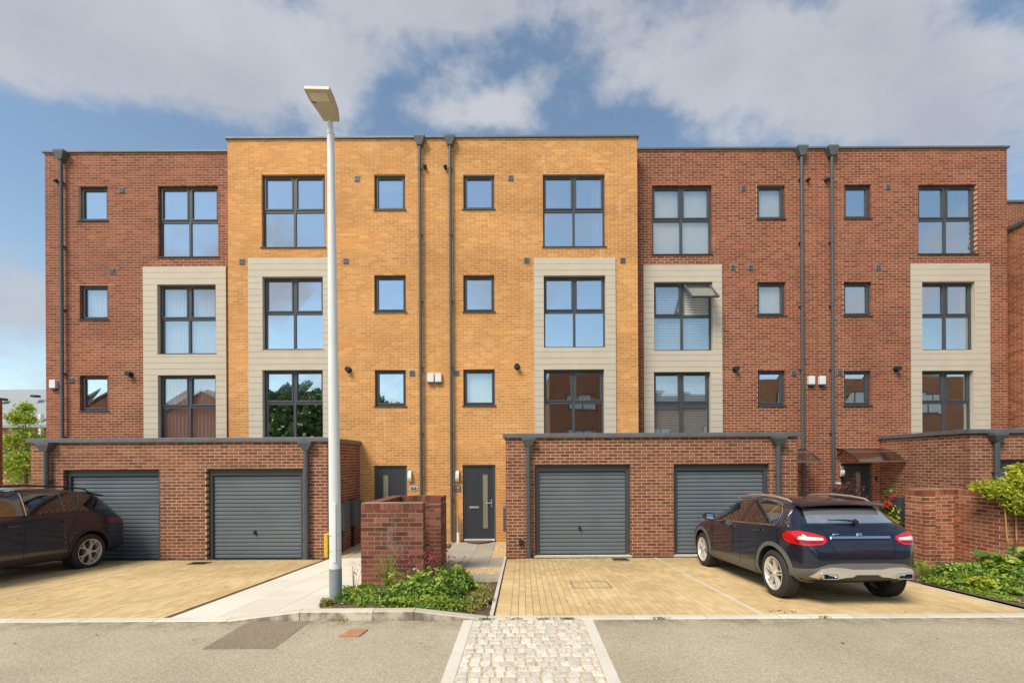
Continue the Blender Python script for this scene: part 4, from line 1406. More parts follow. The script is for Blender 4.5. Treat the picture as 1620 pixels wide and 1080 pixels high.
# granite sett strip and its pale edges
sroot = MB(); sroot.box(-0.74, 0.87, 2.2, 5.69, RZ - 0.05, RZ + 0.0055)
sroot = sroot.build('sett_strip', M['sett_joint'], kind='structure'); ORG[sroot.name] = Vector((0, 0, 0))


def sett_shape(w, l, h):
    e = 0.010
    j = lambda s=0.005: float(RNG.uniform(-s, s))
    b = [(-w / 2 + j(), -l / 2 + j(), -h), (w / 2 + j(), -l / 2 + j(), -h), (w / 2 + j(), l / 2 + j(), -h), (-w / 2 + j(), l / 2 + j(), -h)]
    m = [(x * 1.0, y * 1.0, -e - abs(j(0.004))) for x, y, _ in b]
    t = [(x * 0.80 + j(0.004), y * 0.80 + j(0.004), j(0.003)) for x, y, _ in b]
    vs = b + m + t
    fs = [(8, 9, 10, 11)]
    for i in range(4):
        k = (i + 1) % 4
        fs += [(i, k, 4 + k, 4 + i), (4 + i, 4 + k, 8 + k, 8 + i)]
    return vs, fs


recs = []
y = 5.62
row = 0
while y > 2.2:
    l = float(RNG.uniform(0.10, 0.118))
    x = -0.615
    while x < 0.735:
        w = float(RNG.choice([0.09, 0.10, 0.11, 0.12, 0.13]))
        if x + w > 0.75: w = 0.745 - x
        if w > 0.05:
            recs.append((x + w / 2, y + float(RNG.normal(0, 0.003)), RZ + 0.014 + float(RNG.normal(0, 0.002)), round(w - 0.013, 3), round(l - 0.012, 2), 0.04, float(RNG.normal(0, 0.015)), float(RNG.normal(0, 0.02))))
        x += w
    y -= l
    row += 1
batch('sett', recs, 'sett', sroot, 300, sett_shape)
for (xa, xb) in ((-0.735, -0.618), (0.748, 0.865)):
    y = 5.68
    while y > 2.2:
        b = MB(); b.box(xa + .001, xb - .001, max(y - 0.911, 2.2), y, RZ - 0.05, RZ + 0.010, 0, float(RNG.random())); b.build('edging_stone', M['strip'], sroot, tint=True, bevel=0.004)
        y -= 0.915

# things let into the road and the drives
b = MB(); b.box(-3.40, -2.64, 4.85, 5.695, RZ - 0.02, RZ + 0.004); b.build('road_patch', M['patch'], kind='structure')
b = MB()
for i in range(14):
    th = 2 * PI * i / 14
for (rx, ry, cx, cy, h) in ((0.13, 0.10, -3.0, 5.30, 0.005), (0.30, 0.16, -2.95, 5.34, 0.0045)):
    pts = [(cx + rx * math.cos(2 * PI * i / 18) * (1 + 0.2 * math.sin(3.1 * i)), cy + ry * math.sin(2 * PI * i / 18) * (1 + 0.2 * math.cos(2.3 * i))) for i in range(18)]
    b.prism(pts, 'z', RZ + 0.0, RZ + 0.004 + h * 0.3)
b.build('dirt_patch', M['soil_light'] if 'soil_light' in M else M['soil'], kind='structure', fix=True) if False else None
b = MB(); b.add([(-2.07, 5.16, RZ + .014), (-1.85, 5.16, RZ + .014), (-1.82, 5.38, RZ + .014), (-2.03, 5.38, RZ + .014), (-2.07, 5.16, RZ), (-1.85, 5.16, RZ), (-1.82, 5.38, RZ), (-2.03, 5.38, RZ)],
                [(0, 1, 2, 3), (4, 5, 1, 0), (5, 6, 2, 1), (6, 7, 3, 2), (7, 4, 0, 3)])
M['rust'] = plain('terracotta_plastic', (0.46, 0.22, 0.12), 0.7, var=0.2, scale=15)
b.build('service_cover', M['rust'], label='small square terracotta service cover in the asphalt by the raised kerb', cat='service cover')
for (x0, x1, y0, y1, lb) in ((2.03, 2.38, 10.15, 10.45, 'dark drain grate in the buff drive, in front of the middle garage door'),
                             (-7.35, -6.95, 9.98, 10.25, 'dark drain grate in the buff drive, right of the dark parked car'),
                             (-10.1, -9.7, 10.0, 10.25, 'dark drain grate partly behind the rear wheel of the dark parked car')):
    z = zg((y0 + y1) / 2) + 0.012
    e = empty('drain_grate', ((x0 + x1) / 2, (y0 + y1) / 2, z), lb, 'drain grate', 'drain grates in the drives')
    b = MB(); ring2 = ((x0, x1, y0, y0 + .03), (x0, x1, y1 - .03, y1), (x0, x0 + .03, y0 + .03, y1 - .03), (x1 - .03, x1, y0 + .03, y1 - .03))
    for q in ring2: b.box(*q, z - 0.03, z)
    b.build('frame', M['metal'], e)
    b = MB()
    k = x0 + 0.045
    while k < x1 - 0.04:
        b.box(k, k + 0.012, y0 + .03, y1 - .03, z - 0.02, z - 0.003); k += 0.026
    b.build('grate_bars', M['black'], e)
e = empty('recessed_cover', (1.13, 7.7, zg(7.7)), 'rectangular recessed cover filled with buff paving in the middle drive', 'inspection cover')
b = MB()
for q in ((0.82, 1.46, 7.46, 7.475), (0.82, 1.46, 7.94, 7.955), (0.82, 0.832, 7.475, 7.94), (1.448, 1.46, 7.475, 7.94), (1.13, 1.138, 7.475, 7.94)):
    b.add([(q[0], q[2], zg(q[2]) + .004), (q[1], q[2], zg(q[2]) + .004), (q[1], q[3], zg(q[3]) + .004), (q[0], q[3], zg(q[3]) + .004)], [(0, 1, 2, 3)])
b.build('frame', M['metal'], e)

# door mat, stand pipe
b = MB(); x0, x1 = dC[0] + 0.1, dC[1] - 0.1
pts = [(x0, 12.88)] + [(x0 + (x1 - x0) * i / 12, 12.80 - 0.28 * math.sin(PI * i / 12)) for i in range(13)] + [(x1, 12.88)]
M['mat'] = plain('coir_mat', (0.17, 0.10, 0.06), 1.0, var=0.25, scale=60)
b.prism(pts, 'z', 0.0, 0.018); b.build('door_mat', M['mat'], label='brown half round door mat at the dark front door', cat='door mat', fix=True)
e = empty('stand_pipe', (XZ(726, 850, YO)[0], YO - 0.12, 0), 'short grey stand pipe with a white foot left of the dark front door', 'pipe')
x = ORG[e.name].x
b = MB(); b.cyl((x, YO - 0.12, 0.25), (x, YO - 0.12, 0.62), 0.035, n=12); b.cyl((x, YO - 0.12, 0.62), (x, YO - 0.12, 0.72), 0.022, n=12); b.build('pipe', M['pipe_light'] if 'pipe_light' in M else M['lampbase'], e, smooth=True)
b = MB(); b.cyl((x, YO - 0.12, -0.03), (x, YO - 0.12, 0.26), 0.043, n=12); b.build('pipe_foot', M['white'], e, smooth=True)

# ------------------------------------------------------------------ garden walls
ZW = 1.54


def header_row(root, x0, x1, y0, y1, z, along, mat):
    recs = []
    if along == 'x':
        n = max(1, int(round((x1 - x0) / 0.075)))
        for i in range(n):
            recs.append((x0 + (i + .5) * (x1 - x0) / n, (y0 + y1) / 2, z + 0.105, round((x1 - x0) / n - 0.008, 3), round(y1 - y0, 3), 0.105, 0, 0))
    else:
        n = max(1, int(round((y1 - y0) / 0.075)))
        for i in range(n):
            recs.append(((x0 + x1) / 2, y0 + (i + .5) * (y1 - y0) / n, z + 0.105, round(x1 - x0, 3), round((y1 - y0) / n - 0.008, 3), 0.105, 0, 0))
    batch('brick', recs, mat, root, 400)


def wall_piece(B, root, x0, x1, y0, y1, z0, z1, faces, along, mat='brick_wall'):
    zt = z1 - 0.105
    zt = z0 + round((zt - z0) / 0.075) * 0.075
    if 'f' in faces: B.face(x0, y0, 0.0, x1 - x0, z0, zt, core=0.05)
    if 'b' in faces: B.face(x1, y1, PI, x1 - x0, z0, zt, core=0.05)
    if 'r' in faces: B.face(x1, y0 + (0.058 if 'f' in faces else 0), PI / 2, y1 - y0 - (0.058 if 'f' in faces else 0) - (0.058 if 'b' in faces else 0), z0, zt, core=0.05)
    if 'l' in faces: B.face(x0, y1 - (0.058 if 'b' in faces else 0), -PI / 2, y1 - y0 - (0.058 if 'f' in faces else 0) - (0.058 if 'b' in faces else 0), z0, zt, core=0.05)
    m = MB(); m.box(x0 + 0.008, x1 - 0.008, y0 + 0.008, y1 - 0.008, z0 - 0.1, zt + 0.085); m.build('wall_core', M['mortar_dark'], root)
    header_row(root, x0, x1, y0, y1, z1 - 0.105 - 0.0, along, mat)


bs = empty('bin_enclosure', (-2.1, 8.3, 0.15), 'low dark red brick enclosure open on one side, standing between the two paths', 'brick wall')
B = Bricks(bs, 'brick_wall', 'mortar_dark', depth=0.05)
wall_piece(B, bs, -2.63, -1.62, 7.46, 7.675, 0.04, ZW, 'frb', 'x')
wall_piece(B, bs, -2.63, -2.415, 7.683, 9.35, -0.01, ZW + 0.002, 'lr', 'y')
wall_piece(B, bs, -2.407, -1.773, 9.135, 9.35, -0.06, ZW, 'fb', 'x')
wall_piece(B, bs, -1.765, -1.55, 8.70, 9.35, -0.01, ZW + 0.001, 'flrb', 'y')
B.finish(core_name='mortar')

gw = empty('garden_wall', (8.6, 9.1, 0.05), 'stepped orange red brick garden wall at the right, with the wisteria on it', 'brick wall')
B = Bricks(gw, 'brick_gw', 'mortar_tan', depth=0.05) if 'brick_gw' in M else None
M['brick_gw'] = brick_mat('garden_wall_brick', [(0.0, (0.20, 0.058, 0.030)), (0.35, (0.29, 0.086, 0.042)), (0.75, (0.36, 0.118, 0.058)), (1.0, (0.45, 0.18, 0.11))], stain=(0.42, 0.36, 0.30), amt=0.25)
B = Bricks(gw, 'brick_gw', 'mortar_tan', depth=0.05)
ZG = 1.585
wall_piece(B, gw, 8.01, 8.225, 9.12, 9.60, -0.03, ZG, 'flrb', 'y', 'brick_gw')
wall_piece(B, gw, 8.233, 9.27, 9.608, 9.823, -0.06, ZG, 'fb', 'x', 'brick_gw')
wall_piece(B, gw, 9.06, 9.275, 8.64, 9.60, -0.03, ZG + 0.001, 'flr', 'y', 'brick_gw')
wall_piece(B, gw, 9.283, 14.0, 8.64, 8.855, -0.03, ZG, 'fb', 'x', 'brick_gw')
B.finish(core_name='mortar')

# ------------------------------------------------------------------ street lamp
LX, LY = -2.57, 6.30
lz = 0.28
sl = empty('street_lamp', (LX, LY, lz), 'tall white street lamp with a flat angular head, standing in the planted bed', 'street lamp')
tx, tz = XZ(523.2, 213, LY)
hz = XZ(526, 194, LY)[1]
b = MB()
def lampx(z): return LX + (tx - LX) * (z - lz) / (tz - lz)
zb = XZ(530, 898, LY)[1]
b.tube([(lampx(zb), LY, zb), (lampx(1.6), LY, 1.6), (lampx(2.6), LY, 2.6), (lampx(tz), LY, tz)], [0.080, 0.078, 0.071, 0.048], n=28)
col_ = b.build('column', M['lampgrey'], sl, smooth=True)
b = MB(); b.tube([(LX, LY, lz - 0.3), (lampx(zb), LY, zb)], [0.0825, 0.0825], n=28); b.build('column_base', M['lampbase'], sl, smooth=True)
b = MB(); b.cyl((tx, LY, tz - 0.01), (tx, LY, tz + 0.012), 0.056, n=24); b.tube([(tx, LY, tz), (tx, LY - 0.01, hz - 0.05), (tx, LY - 0.03, hz + 0.03)], [0.047, 0.036, 0.034], n=20); b.build('spigot', M['luminaire_g'] if 'luminaire_g' in M else M['lampgrey'], sl, smooth=True)
b = MB(); x = lampx(1.4); z1 = XZ(530, 795, LY)[1]; z0 = XZ(530, 890, LY)[1]
b.box(x + 0.004, x + 0.045, LY - 0.088, LY - 0.07, z0 + 0.02, z1)
b.build('access_door', M['lampgrey'], sl, bevel=0.006)
y1_, y0_ = XZ(519, 843, LY)[1], XZ(519, 880, LY)[1]
b = MB(); b.box(x - 0.125, x - 0.075, LY - 0.07, LY + 0.07, y0_, y1_); yb = b.build('yellow_box', M['yellow'], sl, bevel=0.01)
b = MB()
for zz in (y1_ - 0.02, y0_ + 0.09):
    b.tube([(x + 0.081 * math.cos(t), LY + 0.081 * math.sin(t), zz + 0.01 * math.cos(t)) for t in np.linspace(0, 2 * PI, 24)], 0.003, n=5)
b.build('strap', M['steel'], sl)
# head: flat tapered slab reaching over the bed towards the road, seen from below
def headpt(px, py, D):
    X, Z = XZ(px, py, D); return Vector((X, D, Z))
rr = [headpt(512, 192.5, 6.27), headpt(504, 178, 6.19), headpt(490, 160, 6.03), headpt(480, 141, 5.83), headpt(521, 142, 5.83), headpt(529, 160, 5.98), headpt(535, 178, 6.13), headpt(537, 194, 6.25), headpt(527, 192.5, 6.27)]
zh = sum(p.z for p in rr) / len(rr)
b = MB()
n = len(rr)
b.add([tuple(p) for p in rr] + [tuple(p + Vector((0, 0.012, 0.055))) for p in rr], [tuple(range(n - 1, -1, -1)), tuple(range(n, 2 * n))] + [(i, (i + 1) % n, n + (i + 1) % n, n + i) for i in range(n)])
hd = b.build('lamp_head', M['luminaire'], sl, fix=True, bevel=0.008)
b = MB(); q = [headpt(488, 146, 5.87), headpt(517, 147, 5.87), headpt(523, 159.5, 5.98), headpt(495, 159, 5.98)]
b.add([tuple(p - Vector((0, 0.0, 0.012))) for p in q] + [tuple(p + Vector((0, 0, 0.02))) for p in q], [(3, 2, 1, 0), (4, 5, 6, 7)] + [(i, (i + 1) % 4, 4 + (i + 1) % 4, 4 + i) for i in range(4)])
M['lens'] = plain('lamp_lens', (0.62, 0.58, 0.46), 0.25, var=0.05)
b.build('lens', M['lens'], hd, fix=True)
b = MB(); q = [headpt(494, 161.0, 6.0), headpt(527, 162, 6.0), headpt(527.5, 164, 6.02), headpt(495, 163, 6.02)]
b.add([tuple(p - Vector((0, 0.0, 0.006))) for p in q] + [tuple(p + Vector((0, 0, 0.02))) for p in q], [(3, 2, 1, 0), (4, 5, 6, 7)] + [(i, (i + 1) % 4, 4 + (i + 1) % 4, 4 + i) for i in range(4)])
b.build('hinge_line', M['metal'], hd, fix=True)

# ------------------------------------------------------------------ far left: house, wall, lamp post
M['roof_pale'] = plain('pale_metal_roof', (0.30, 0.335, 0.345), 0.85, 0.0, var=0.05)
fh = empty('distant_house', (-44, 42, 0), 'distant red brick house with a pale grey metal roof, behind the tree at the left', 'house')
D = 40.0
xr = XZ(150, 700, D)[0]; xl = -52.0
ze, zr = XZ(40, 672, D)[1], XZ(40, 616, D + 3.5)[1]
b = MB(); b.box(xl, xr, D, D + 7, -0.2, ze - 0.002); b.build('wall', M['flat_red'], fh)
b = MB(); b.prism([(D - 0.4, ze - 0.25), (D - 0.4, ze), (D + 3.5, zr), (D + 7.4, ze), (D + 7.4, ze - 0.25)], 'x', xl - 0.4, xr + 0.4); rf = b.build('roof', M['roof_pale'], fh, fix=True)
b = MB()
for k in range(10):
    b.box(xl + k * 1.4, xl + k * 1.4 + 0.04, D - 0.3, D - 0.25, ze, ze + 0.02)
def wpx(l, t, r, bt, name, mat, y0=-0.08, y1=0.02, par=fh):
    x0, z1 = XZ(l, t, D); x1, z0 = XZ(r, bt, D)
    b = MB(); b.box(x0, x1, D + y0, D + y1, z0, z1); return b.build(name, M[mat], par)
wpx(22, 678, 38, 686, 'window', 'frame'); wpx(4, 686, 22, 698, 'balcony', 'white', -1.0); wpx(6, 700, 17, 740, 'window', 'frame'); wpx(18, 747, 33, 765, 'door', 'metal')
wpx(66, 655, 70, 700, 'corner_post', 'white', -0.3); wpx(9, 745, 14, 750, 'wall_light', 'white', -0.2)
for px in (16, 67):
    x, z = XZ(px, 627 if px > 40 else 632, D + 2.4); b = MB(); b.box(x - 0.28, x + 0.28, D + 1.6, D + 2.0, z - 0.15, z + 0.03); b.build('roof_vent', M['dark'], rf)
lb = empty('brick_pier', (-15.9, YR, 0), 'tall brick pier cut off by the left edge of the picture', 'brick wall')
z1_ = 4.16
B = Bricks(lb, 'brick_red', 'mortar_red'); B.face(-16.4, YR, 0, 0.80, -0.1, z1_); B.face(-15.60, YR + .11, PI / 2, 0.23, -0.1, z1_); B.finish()
b = MB(); b.box(-16.4, -15.61, YR + .11, YR + .33, -0.1, z1_ - 0.01); b.build('body', M['flat_red'], lb)
b = MB(); b.box(-16.45, -15.57, YR - .04, YR + .38, z1_, z1_ + 0.05); b.build('coping', M['coping'], lb)
lw = empty('low_wall', (-19, 17, 0), 'low brick wall seen just above the roof of the dark parked car', 'brick wall')
D = 17.0
xa, za = XZ(-20, 765, D); xb, _ = XZ(50, 763, D); _, zt = XZ(30, 766, D)
B = Bricks(lw, 'brick_brown', 'mortar_tan'); B.face(xa - 3, D, 0, xb - xa + 3, -0.1, zt - 0.11); B.finish()
header_row(lw, xa - 3, xb, D, D + 0.215, zt - 0.105, 'x', 'brick_brown')

# ------------------------------------------------------------------ behind the camera, mirrored in the windows
op = empty('facing_houses', (24, -16, 0), 'red brick houses across the road, mirrored in the lowest windows at the right', 'houses')
M['flat_bright'] = flat_brick('bright_far_brick', (0.40, 0.15, 0.07), (0.46, 0.19, 0.09), (0.45, 0.30, 0.2))  # brighter, more orange brick of the houses across the road
b = MB(); b.box(2.5, 9.5, -24, -15.5, 0, 10.4); b.box(9.5, 22, -24, -16, 0, 7.2); b.box(22, 60, -26, -16.5, 0, 10.2)
b.build('wall', M['flat_bright'], op)
b = MB(); b.prism([(-24.5, 7.2), (-15.6, 7.2), (-20, 9.2)], 'x', 9.5, 22); b.build('roof', M['coping'], op, fix=True)
for (x0, x1, z0, z1) in ((4.2, 6.8, 6.9, 8.2), (4.2, 6.8, 3.6, 5.2), (12, 14, 4, 5.5), (17, 19, 4, 5.5), (25, 28, 6.5, 8.6), (31, 34, 6.5, 8.6), (37, 40, 6.5, 8.6), (25, 29, 2.5, 5.2), (34, 38, 2.5, 5.2), (44, 48, 2.5, 8.2)):
    y = -15.5 if x0 < 9 else -16 if x0 < 22 else -16.5
    b = MB(); b.box(x0, x1, y, y + 0.05, z0, z1); w = b.build('window', M['frame'], op)
    b = MB(); b.box(x0 + .12, (x0 + x1) / 2 - .06, y + .05, y + 0.07, z0 + .12, z1 - .12); b.box((x0 + x1) / 2 + .06, x1 - .12, y + .05, y + 0.07, z0 + .12, z1 - .12); b.build('pane', M['pane_far'] if 'pane_far' in M else M['white'], w)
og = empty('facing_gables', (-30, -16, 0), 'pair of gabled brick houses across the road, mirrored in the lowest window at the left', 'houses')
b = MB()
for x in (-43.5, -34): b.prism([(x, 0), (x + 8, 0), (x + 8, 6.6), (x + 4, 8.9), (x, 6.6)], 'y', -19, -16)
b.build('wall', M['flat_bright'], og, fix=True)
b = MB()
for x in (-43.5, -34):
    b.prism([(x - 0.3, 6.5), (x + 4, 9.0), (x + 4, 9.2), (x - 0.5, 6.6)], 'y', -19.2, -15.8); b.prism([(x + 8.3, 6.5), (x + 4, 9.0), (x + 4, 9.2), (x + 8.5, 6.6)], 'y', -19.2, -15.8)
b.build('roof', M['coping'], og, fix=True)
# ------------------------------------------------------------------ plants
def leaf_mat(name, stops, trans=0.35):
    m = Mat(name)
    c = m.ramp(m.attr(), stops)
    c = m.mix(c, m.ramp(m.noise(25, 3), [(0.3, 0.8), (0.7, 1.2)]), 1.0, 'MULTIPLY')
    m.color(c).set(Roughness=0.5)
    t = m.n.new('ShaderNodeBsdfTranslucent'); m.l.new(c, t.inputs['Color'])
    mx = m.n.new('ShaderNodeMixShader'); mx.inputs[0].default_value = trans
    m.l.new(m.bs.outputs[0], mx.inputs[1]); m.l.new(t.outputs[0], mx.inputs[2])
    m.l.new(mx.outputs[0], m.n['Material Output'].inputs[0])
    return m.mt


M['leaf'] = leaf_mat('mid_green_leaf', [(0, (0.06, 0.14, 0.02)), (0.5, (0.17, 0.31, 0.04)), (1, (0.36, 0.50, 0.09))])
M['leaf_lime'] = leaf_mat('lime_leaf', [(0, (0.26, 0.32, 0.02)), (0.5, (0.42, 0.48, 0.03)), (1, (0.60, 0.60, 0.08))])
M['leaf_light'] = leaf_mat('light_green_leaf', [(0, (0.15, 0.25, 0.025)), (0.5, (0.34, 0.46, 0.05)), (1, (0.55, 0.62, 0.12))])
M['leaf_dark'] = leaf_mat('dark_green_leaf', [(0, (0.02, 0.06, 0.012)), (0.5, (0.05, 0.11, 0.02)), (1, (0.10, 0.18, 0.035))])
M['leaf_red'] = leaf_mat('maroon_leaf', [(0, (0.05, 0.02, 0.015)), (0.5, (0.12, 0.045, 0.035)), (1, (0.22, 0.10, 0.07))])
M['leaf_fallen'] = leaf_mat('fallen_leaf', [(0, (0.16, 0.08, 0.03)), (0.5, (0.30, 0.17, 0.06)), (1, (0.42, 0.30, 0.10))], 0.1)
M['leaf_wood'] = leaf_mat('woodland_leaf', [(0, (0.04, 0.08, 0.02)), (0.5, (0.10, 0.17, 0.04)), (1, (0.20, 0.27, 0.07))], 0.2)
M['leaf_yel'] = leaf_mat('yellow_green_leaf', [(0, (0.22, 0.20, 0.04)), (0.5, (0.33, 0.33, 0.06)), (1, (0.50, 0.42, 0.12))])
M['flower_red'] = leaf_mat('scarlet_petal', [(0, (0.60, 0.01, 0.008)), (1, (0.85, 0.04, 0.02))], 0.25)
M['flower_pink'] = leaf_mat('deep_pink_petal', [(0, (0.35, 0.04, 0.06)), (1, (0.65, 0.12, 0.18))], 0.25)
M['flower_white'] = leaf_mat('white_petal', [(0, (0.75, 0.70, 0.68)), (1, (0.85, 0.82, 0.80))], 0.2)
M['flower_lilac'] = leaf_mat('lilac_petal', [(0, (0.38, 0.28, 0.55)), (1, (0.62, 0.52, 0.75))], 0.25)
M['seed'] = plain('brown_seed_head', (0.07, 0.04, 0.025), 0.9, var=0.2)
M['stem'] = plain('green_brown_stem', (0.12, 0.11, 0.04), 0.8, var=0.2)
M['bark'] = plain('bark', (0.14, 0.10, 0.07), 0.95, var=0.3, scale=12, bump=0.6)


def leaves(name, mat, parent, C, size, aspect=0.55, up=0.4, out=None, tint=None, jitter=0.25, kind='stuff'):
    """C: (n,3) leaf places in world metres; each leaf is a small blade folded along its midrib."""
    n = len(C)
    d = RNG.normal(0, 1, (n, 3))
    if out is not None: d = d * 0.7 + out
    d[:, 2] += up
    d /= np.linalg.norm(d, axis=1)[:, None] + 1e-9
    a = np.cross(d, RNG.normal(0, 1, (n, 3))); a /= np.linalg.norm(a, axis=1)[:, None] + 1e-9   # along the blade
    b = np.cross(d, a)
    s = size * (1 + RNG.normal(0, jitter, n)).clip(0.4, 1.8)
    s = s[:, None]
    V = np.zeros((n, 6, 3))
    V[:, 0] = C - a * s * 0.5
    V[:, 1] = C - a * s * 0.1 + b * s * aspect * 0.5 + d * s * 0.10
    V[:, 2] = C + a * s * 0.5 - d * s * 0.08
    V[:, 3] = C - a * s * 0.1 - b * s * aspect * 0.5 + d * s * 0.10
    V[:, 4] = C + a * s * 0.25 + b * s * aspect * 0.38 + d * s * 0.06
    V[:, 5] = C + a * s * 0.25 - b * s * aspect * 0.38 + d * s * 0.06
    F = np.array([(0, 1, 4), (0, 4, 2), (0, 2, 5), (0, 5, 3)])
    F = (np.arange(n)[:, None, None] * 6 + F[None]).reshape(-1, 3)
    org = ORG[parent.name] if parent is not None else Vector((0, 0, 0))
    V = V.reshape(-1, 3) - np.array(org)
    me = bpy.data.meshes.new(name)
    me.vertices.add(len(V)); me.vertices.foreach_set('co', V.reshape(-1))
    me.loops.add(F.size); me.loops.foreach_set('vertex_index', F.reshape(-1).astype(np.int32))
    me.polygons.add(len(F)); me.polygons.foreach_set('loop_start', np.arange(0, F.size, 3, dtype=np.int32))
    me.update(calc_edges=True)
    me.polygons.foreach_set('use_smooth', [False] * len(F))
    t = tint if tint is not None else RNG.uniform(0, 1, n)
    at = me.attributes.new('tint', 'FLOAT', 'POINT'); at.data.foreach_set('value', np.repeat(np.clip(t, 0, 1), 6).astype(np.float32))
    me.materials.append(M[mat])
    o = bpy.data.objects.new(name, me); COL.objects.link(o)
    if parent is not None: o.parent = parent
    if kind: o['kind'] = kind
    ORG[o.name] = org
    return o


def mound(cx, cy, cz, rx, ry, rz, n, shell=0.6, lumps=7):
    """Places through a lumpy half-dome."""
    L = RNG.normal(0, 1, (lumps, 3)); L[:, 2] = abs(L[:, 2]); L /= np.linalg.norm(L, axis=1)[:, None]
    amp = RNG.uniform(0.15, 0.5, lumps)
    d = RNG.normal(0, 1, (n, 3)); d[:, 2] = abs(d[:, 2]); d /= np.linalg.norm(d, axis=1)[:, None]
    r = 0.70 + 0.12 * np.sin(9 * d[:, 0] + 5 * d[:, 1]) + sum(amp[i] * np.exp(-((d - L[i]) ** 2).sum(1) / 0.12) for i in range(lumps))
    r = r * RNG.uniform(shell, 1.0, n) ** 0.7
    P = d * r[:, None]
    out = d.copy()
    P = P * np.array([rx, ry, rz]) + np.array([cx, cy, cz])
    return P, out


def shrub(label, name, cat, loc, r, mat, n, size, group=None, flowers=(), up=0.5, aspect=0.6, stems=True):
    x, y, z = loc
    e = empty(name, (x, y, z), label, cat, group)
    P, out = mound(x, y, z - 0.02, r[0], r[1], r[2], n)
    k = (P[:, 2] - z) / max(r[2], .01)
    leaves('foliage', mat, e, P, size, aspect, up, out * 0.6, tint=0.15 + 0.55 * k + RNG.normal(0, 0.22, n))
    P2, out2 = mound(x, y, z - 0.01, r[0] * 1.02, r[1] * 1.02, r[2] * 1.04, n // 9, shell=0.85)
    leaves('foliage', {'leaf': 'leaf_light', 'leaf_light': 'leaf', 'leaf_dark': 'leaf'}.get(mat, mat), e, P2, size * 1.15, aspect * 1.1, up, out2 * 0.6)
    if stems:
        b = MB()
        for i in range(7):
            th = RNG.uniform(0, 2 * PI); q = RNG.uniform(0.2, 0.7)
            b.tube([(x, y, z - 0.03), (x + r[0] * q * .5 * math.cos(th), y + r[1] * q * .5 * math.sin(th), z + r[2] * 0.35), (x + r[0] * q * math.cos(th), y + r[1] * q * math.sin(th), z + r[2] * 0.7)], [0.012, 0.008, 0.004], n=5)
        b.build('stem', M['stem'], e)
    for (fm, cnt, fs) in flowers:
        P, out = mound(x, y, z, r[0] * 1.05, r[1] * 1.05, r[2] * 1.1, cnt, shell=0.97)
        Q = np.repeat(P, 5, 0) + RNG.normal(0, fs * 0.35, (cnt * 5, 3))
        leaves('flowers', fm, e, Q, fs, 0.9, 0.6)
    return e


# soil of the two beds
def bed(name, X0, X1, y0, y1, zf, mat='soil'):
    b = MB(); nx, ny = 24, 16
    for j in range(ny + 1):
        for i in range(nx + 1):
            x = X0 + (X1 - X0) * i / nx; y = y0 + (y1 - y0) * j / ny
            edge = min(i, nx - i, j, ny - j)
            b.v.append((x, y, zf(x, y) + (0.02 * math.sin(5 * x + 3 * y) + RNG.uniform(0, 0.02)) * min(1, edge / 2))); b.t.append(.5)
    for j in range(ny):
        for i in range(nx):
            a = j * (nx + 1) + i; b.f.append((a, a + 1, a + nx + 2, a + nx + 1)); b.m.append(0)
    o = b.build(name, M[mat], kind='structure', smooth='all'); ORG[o.name] = Vector((0, 0, 0)); return o


bed('planting_bed', -2.64, -0.43, YK1 - 0.005, 7.95, lambda x, y: max(RZ + ktop(x) - 0.03 - (y - YK1) * 0.06, zg(y) + 0.012))
bed('garden_bed', 6.61, 16, YK1 - 0.005, 9.1, lambda x, y: zg(y) + 0.03)
bed('front_garden', 6.61, 10.4, 9.0, 13.3, lambda x, y: zg(y) + 0.02)

BZ = lambda y: max(RZ + 0.09 - (y - YK1) * 0.06, zg(y) + 0.012)
shrub('wide leafy green mound with pale flowers in front of the low brick enclosure', 'low_shrub', 'shrub', (-1.45, 6.55, BZ(6.55)), (0.72, 0.60, 0.36), 'leaf', 7600, 0.050, 'leafy plants in the kerbside bed', [('flower_white', 18, 0.016)])
shrub('small bright green clump just right of the foot of the street lamp', 'low_shrub', 'shrub', (-2.10, 6.30, BZ(6.2)), (0.46, 0.46, 0.22), 'leaf_light', 3800, 0.046, 'leafy plants in the kerbside bed', [('flower_white', 14, 0.016)])
shrub('darker green bushy plant at the right end of the leafy mound', 'low_shrub', 'shrub', (-0.98, 6.75, BZ(6.7)), (0.40, 0.42, 0.34), 'leaf', 3200, 0.052, 'leafy plants in the kerbside bed', [('flower_white', 5, 0.016)])
shrub('low trailing growth along the kerb top in the middle of the bed', 'low_shrub', 'shrub', (-1.30, 6.08, BZ(6.1)), (0.80, 0.25, 0.14), 'leaf_light', 3600, 0.038, 'leafy plants in the kerbside bed', [('flower_white', 14, 0.014)])
shrub('yellow green ground plant beside the pale edging of the middle drive', 'low_shrub', 'shrub', (-0.66, 6.45, BZ(6.35) - 0.02), (0.22, 0.55, 0.09), 'leaf_yel', 2200, 0.036, 'leafy plants in the kerbside bed')
shrub('tiny bronze tipped plant left of the foot of the street lamp', 'low_shrub', 'shrub', (-2.60, 6.12, BZ(6.1)), (0.14, 0.12, 0.11), 'leaf_yel', 420, 0.030, 'leafy plants in the kerbside bed')
P = np.stack([RNG.uniform(-2.6, -0.45, 2600), RNG.uniform(5.88, 7.85, 2600), np.zeros(2600)], 1); P[:, 2] = [BZ(y) + 0.012 for y in P[:, 1]]
leaves('fallen_leaves', 'leaf_yel', None, P, 0.03, 0.6, 3.0)


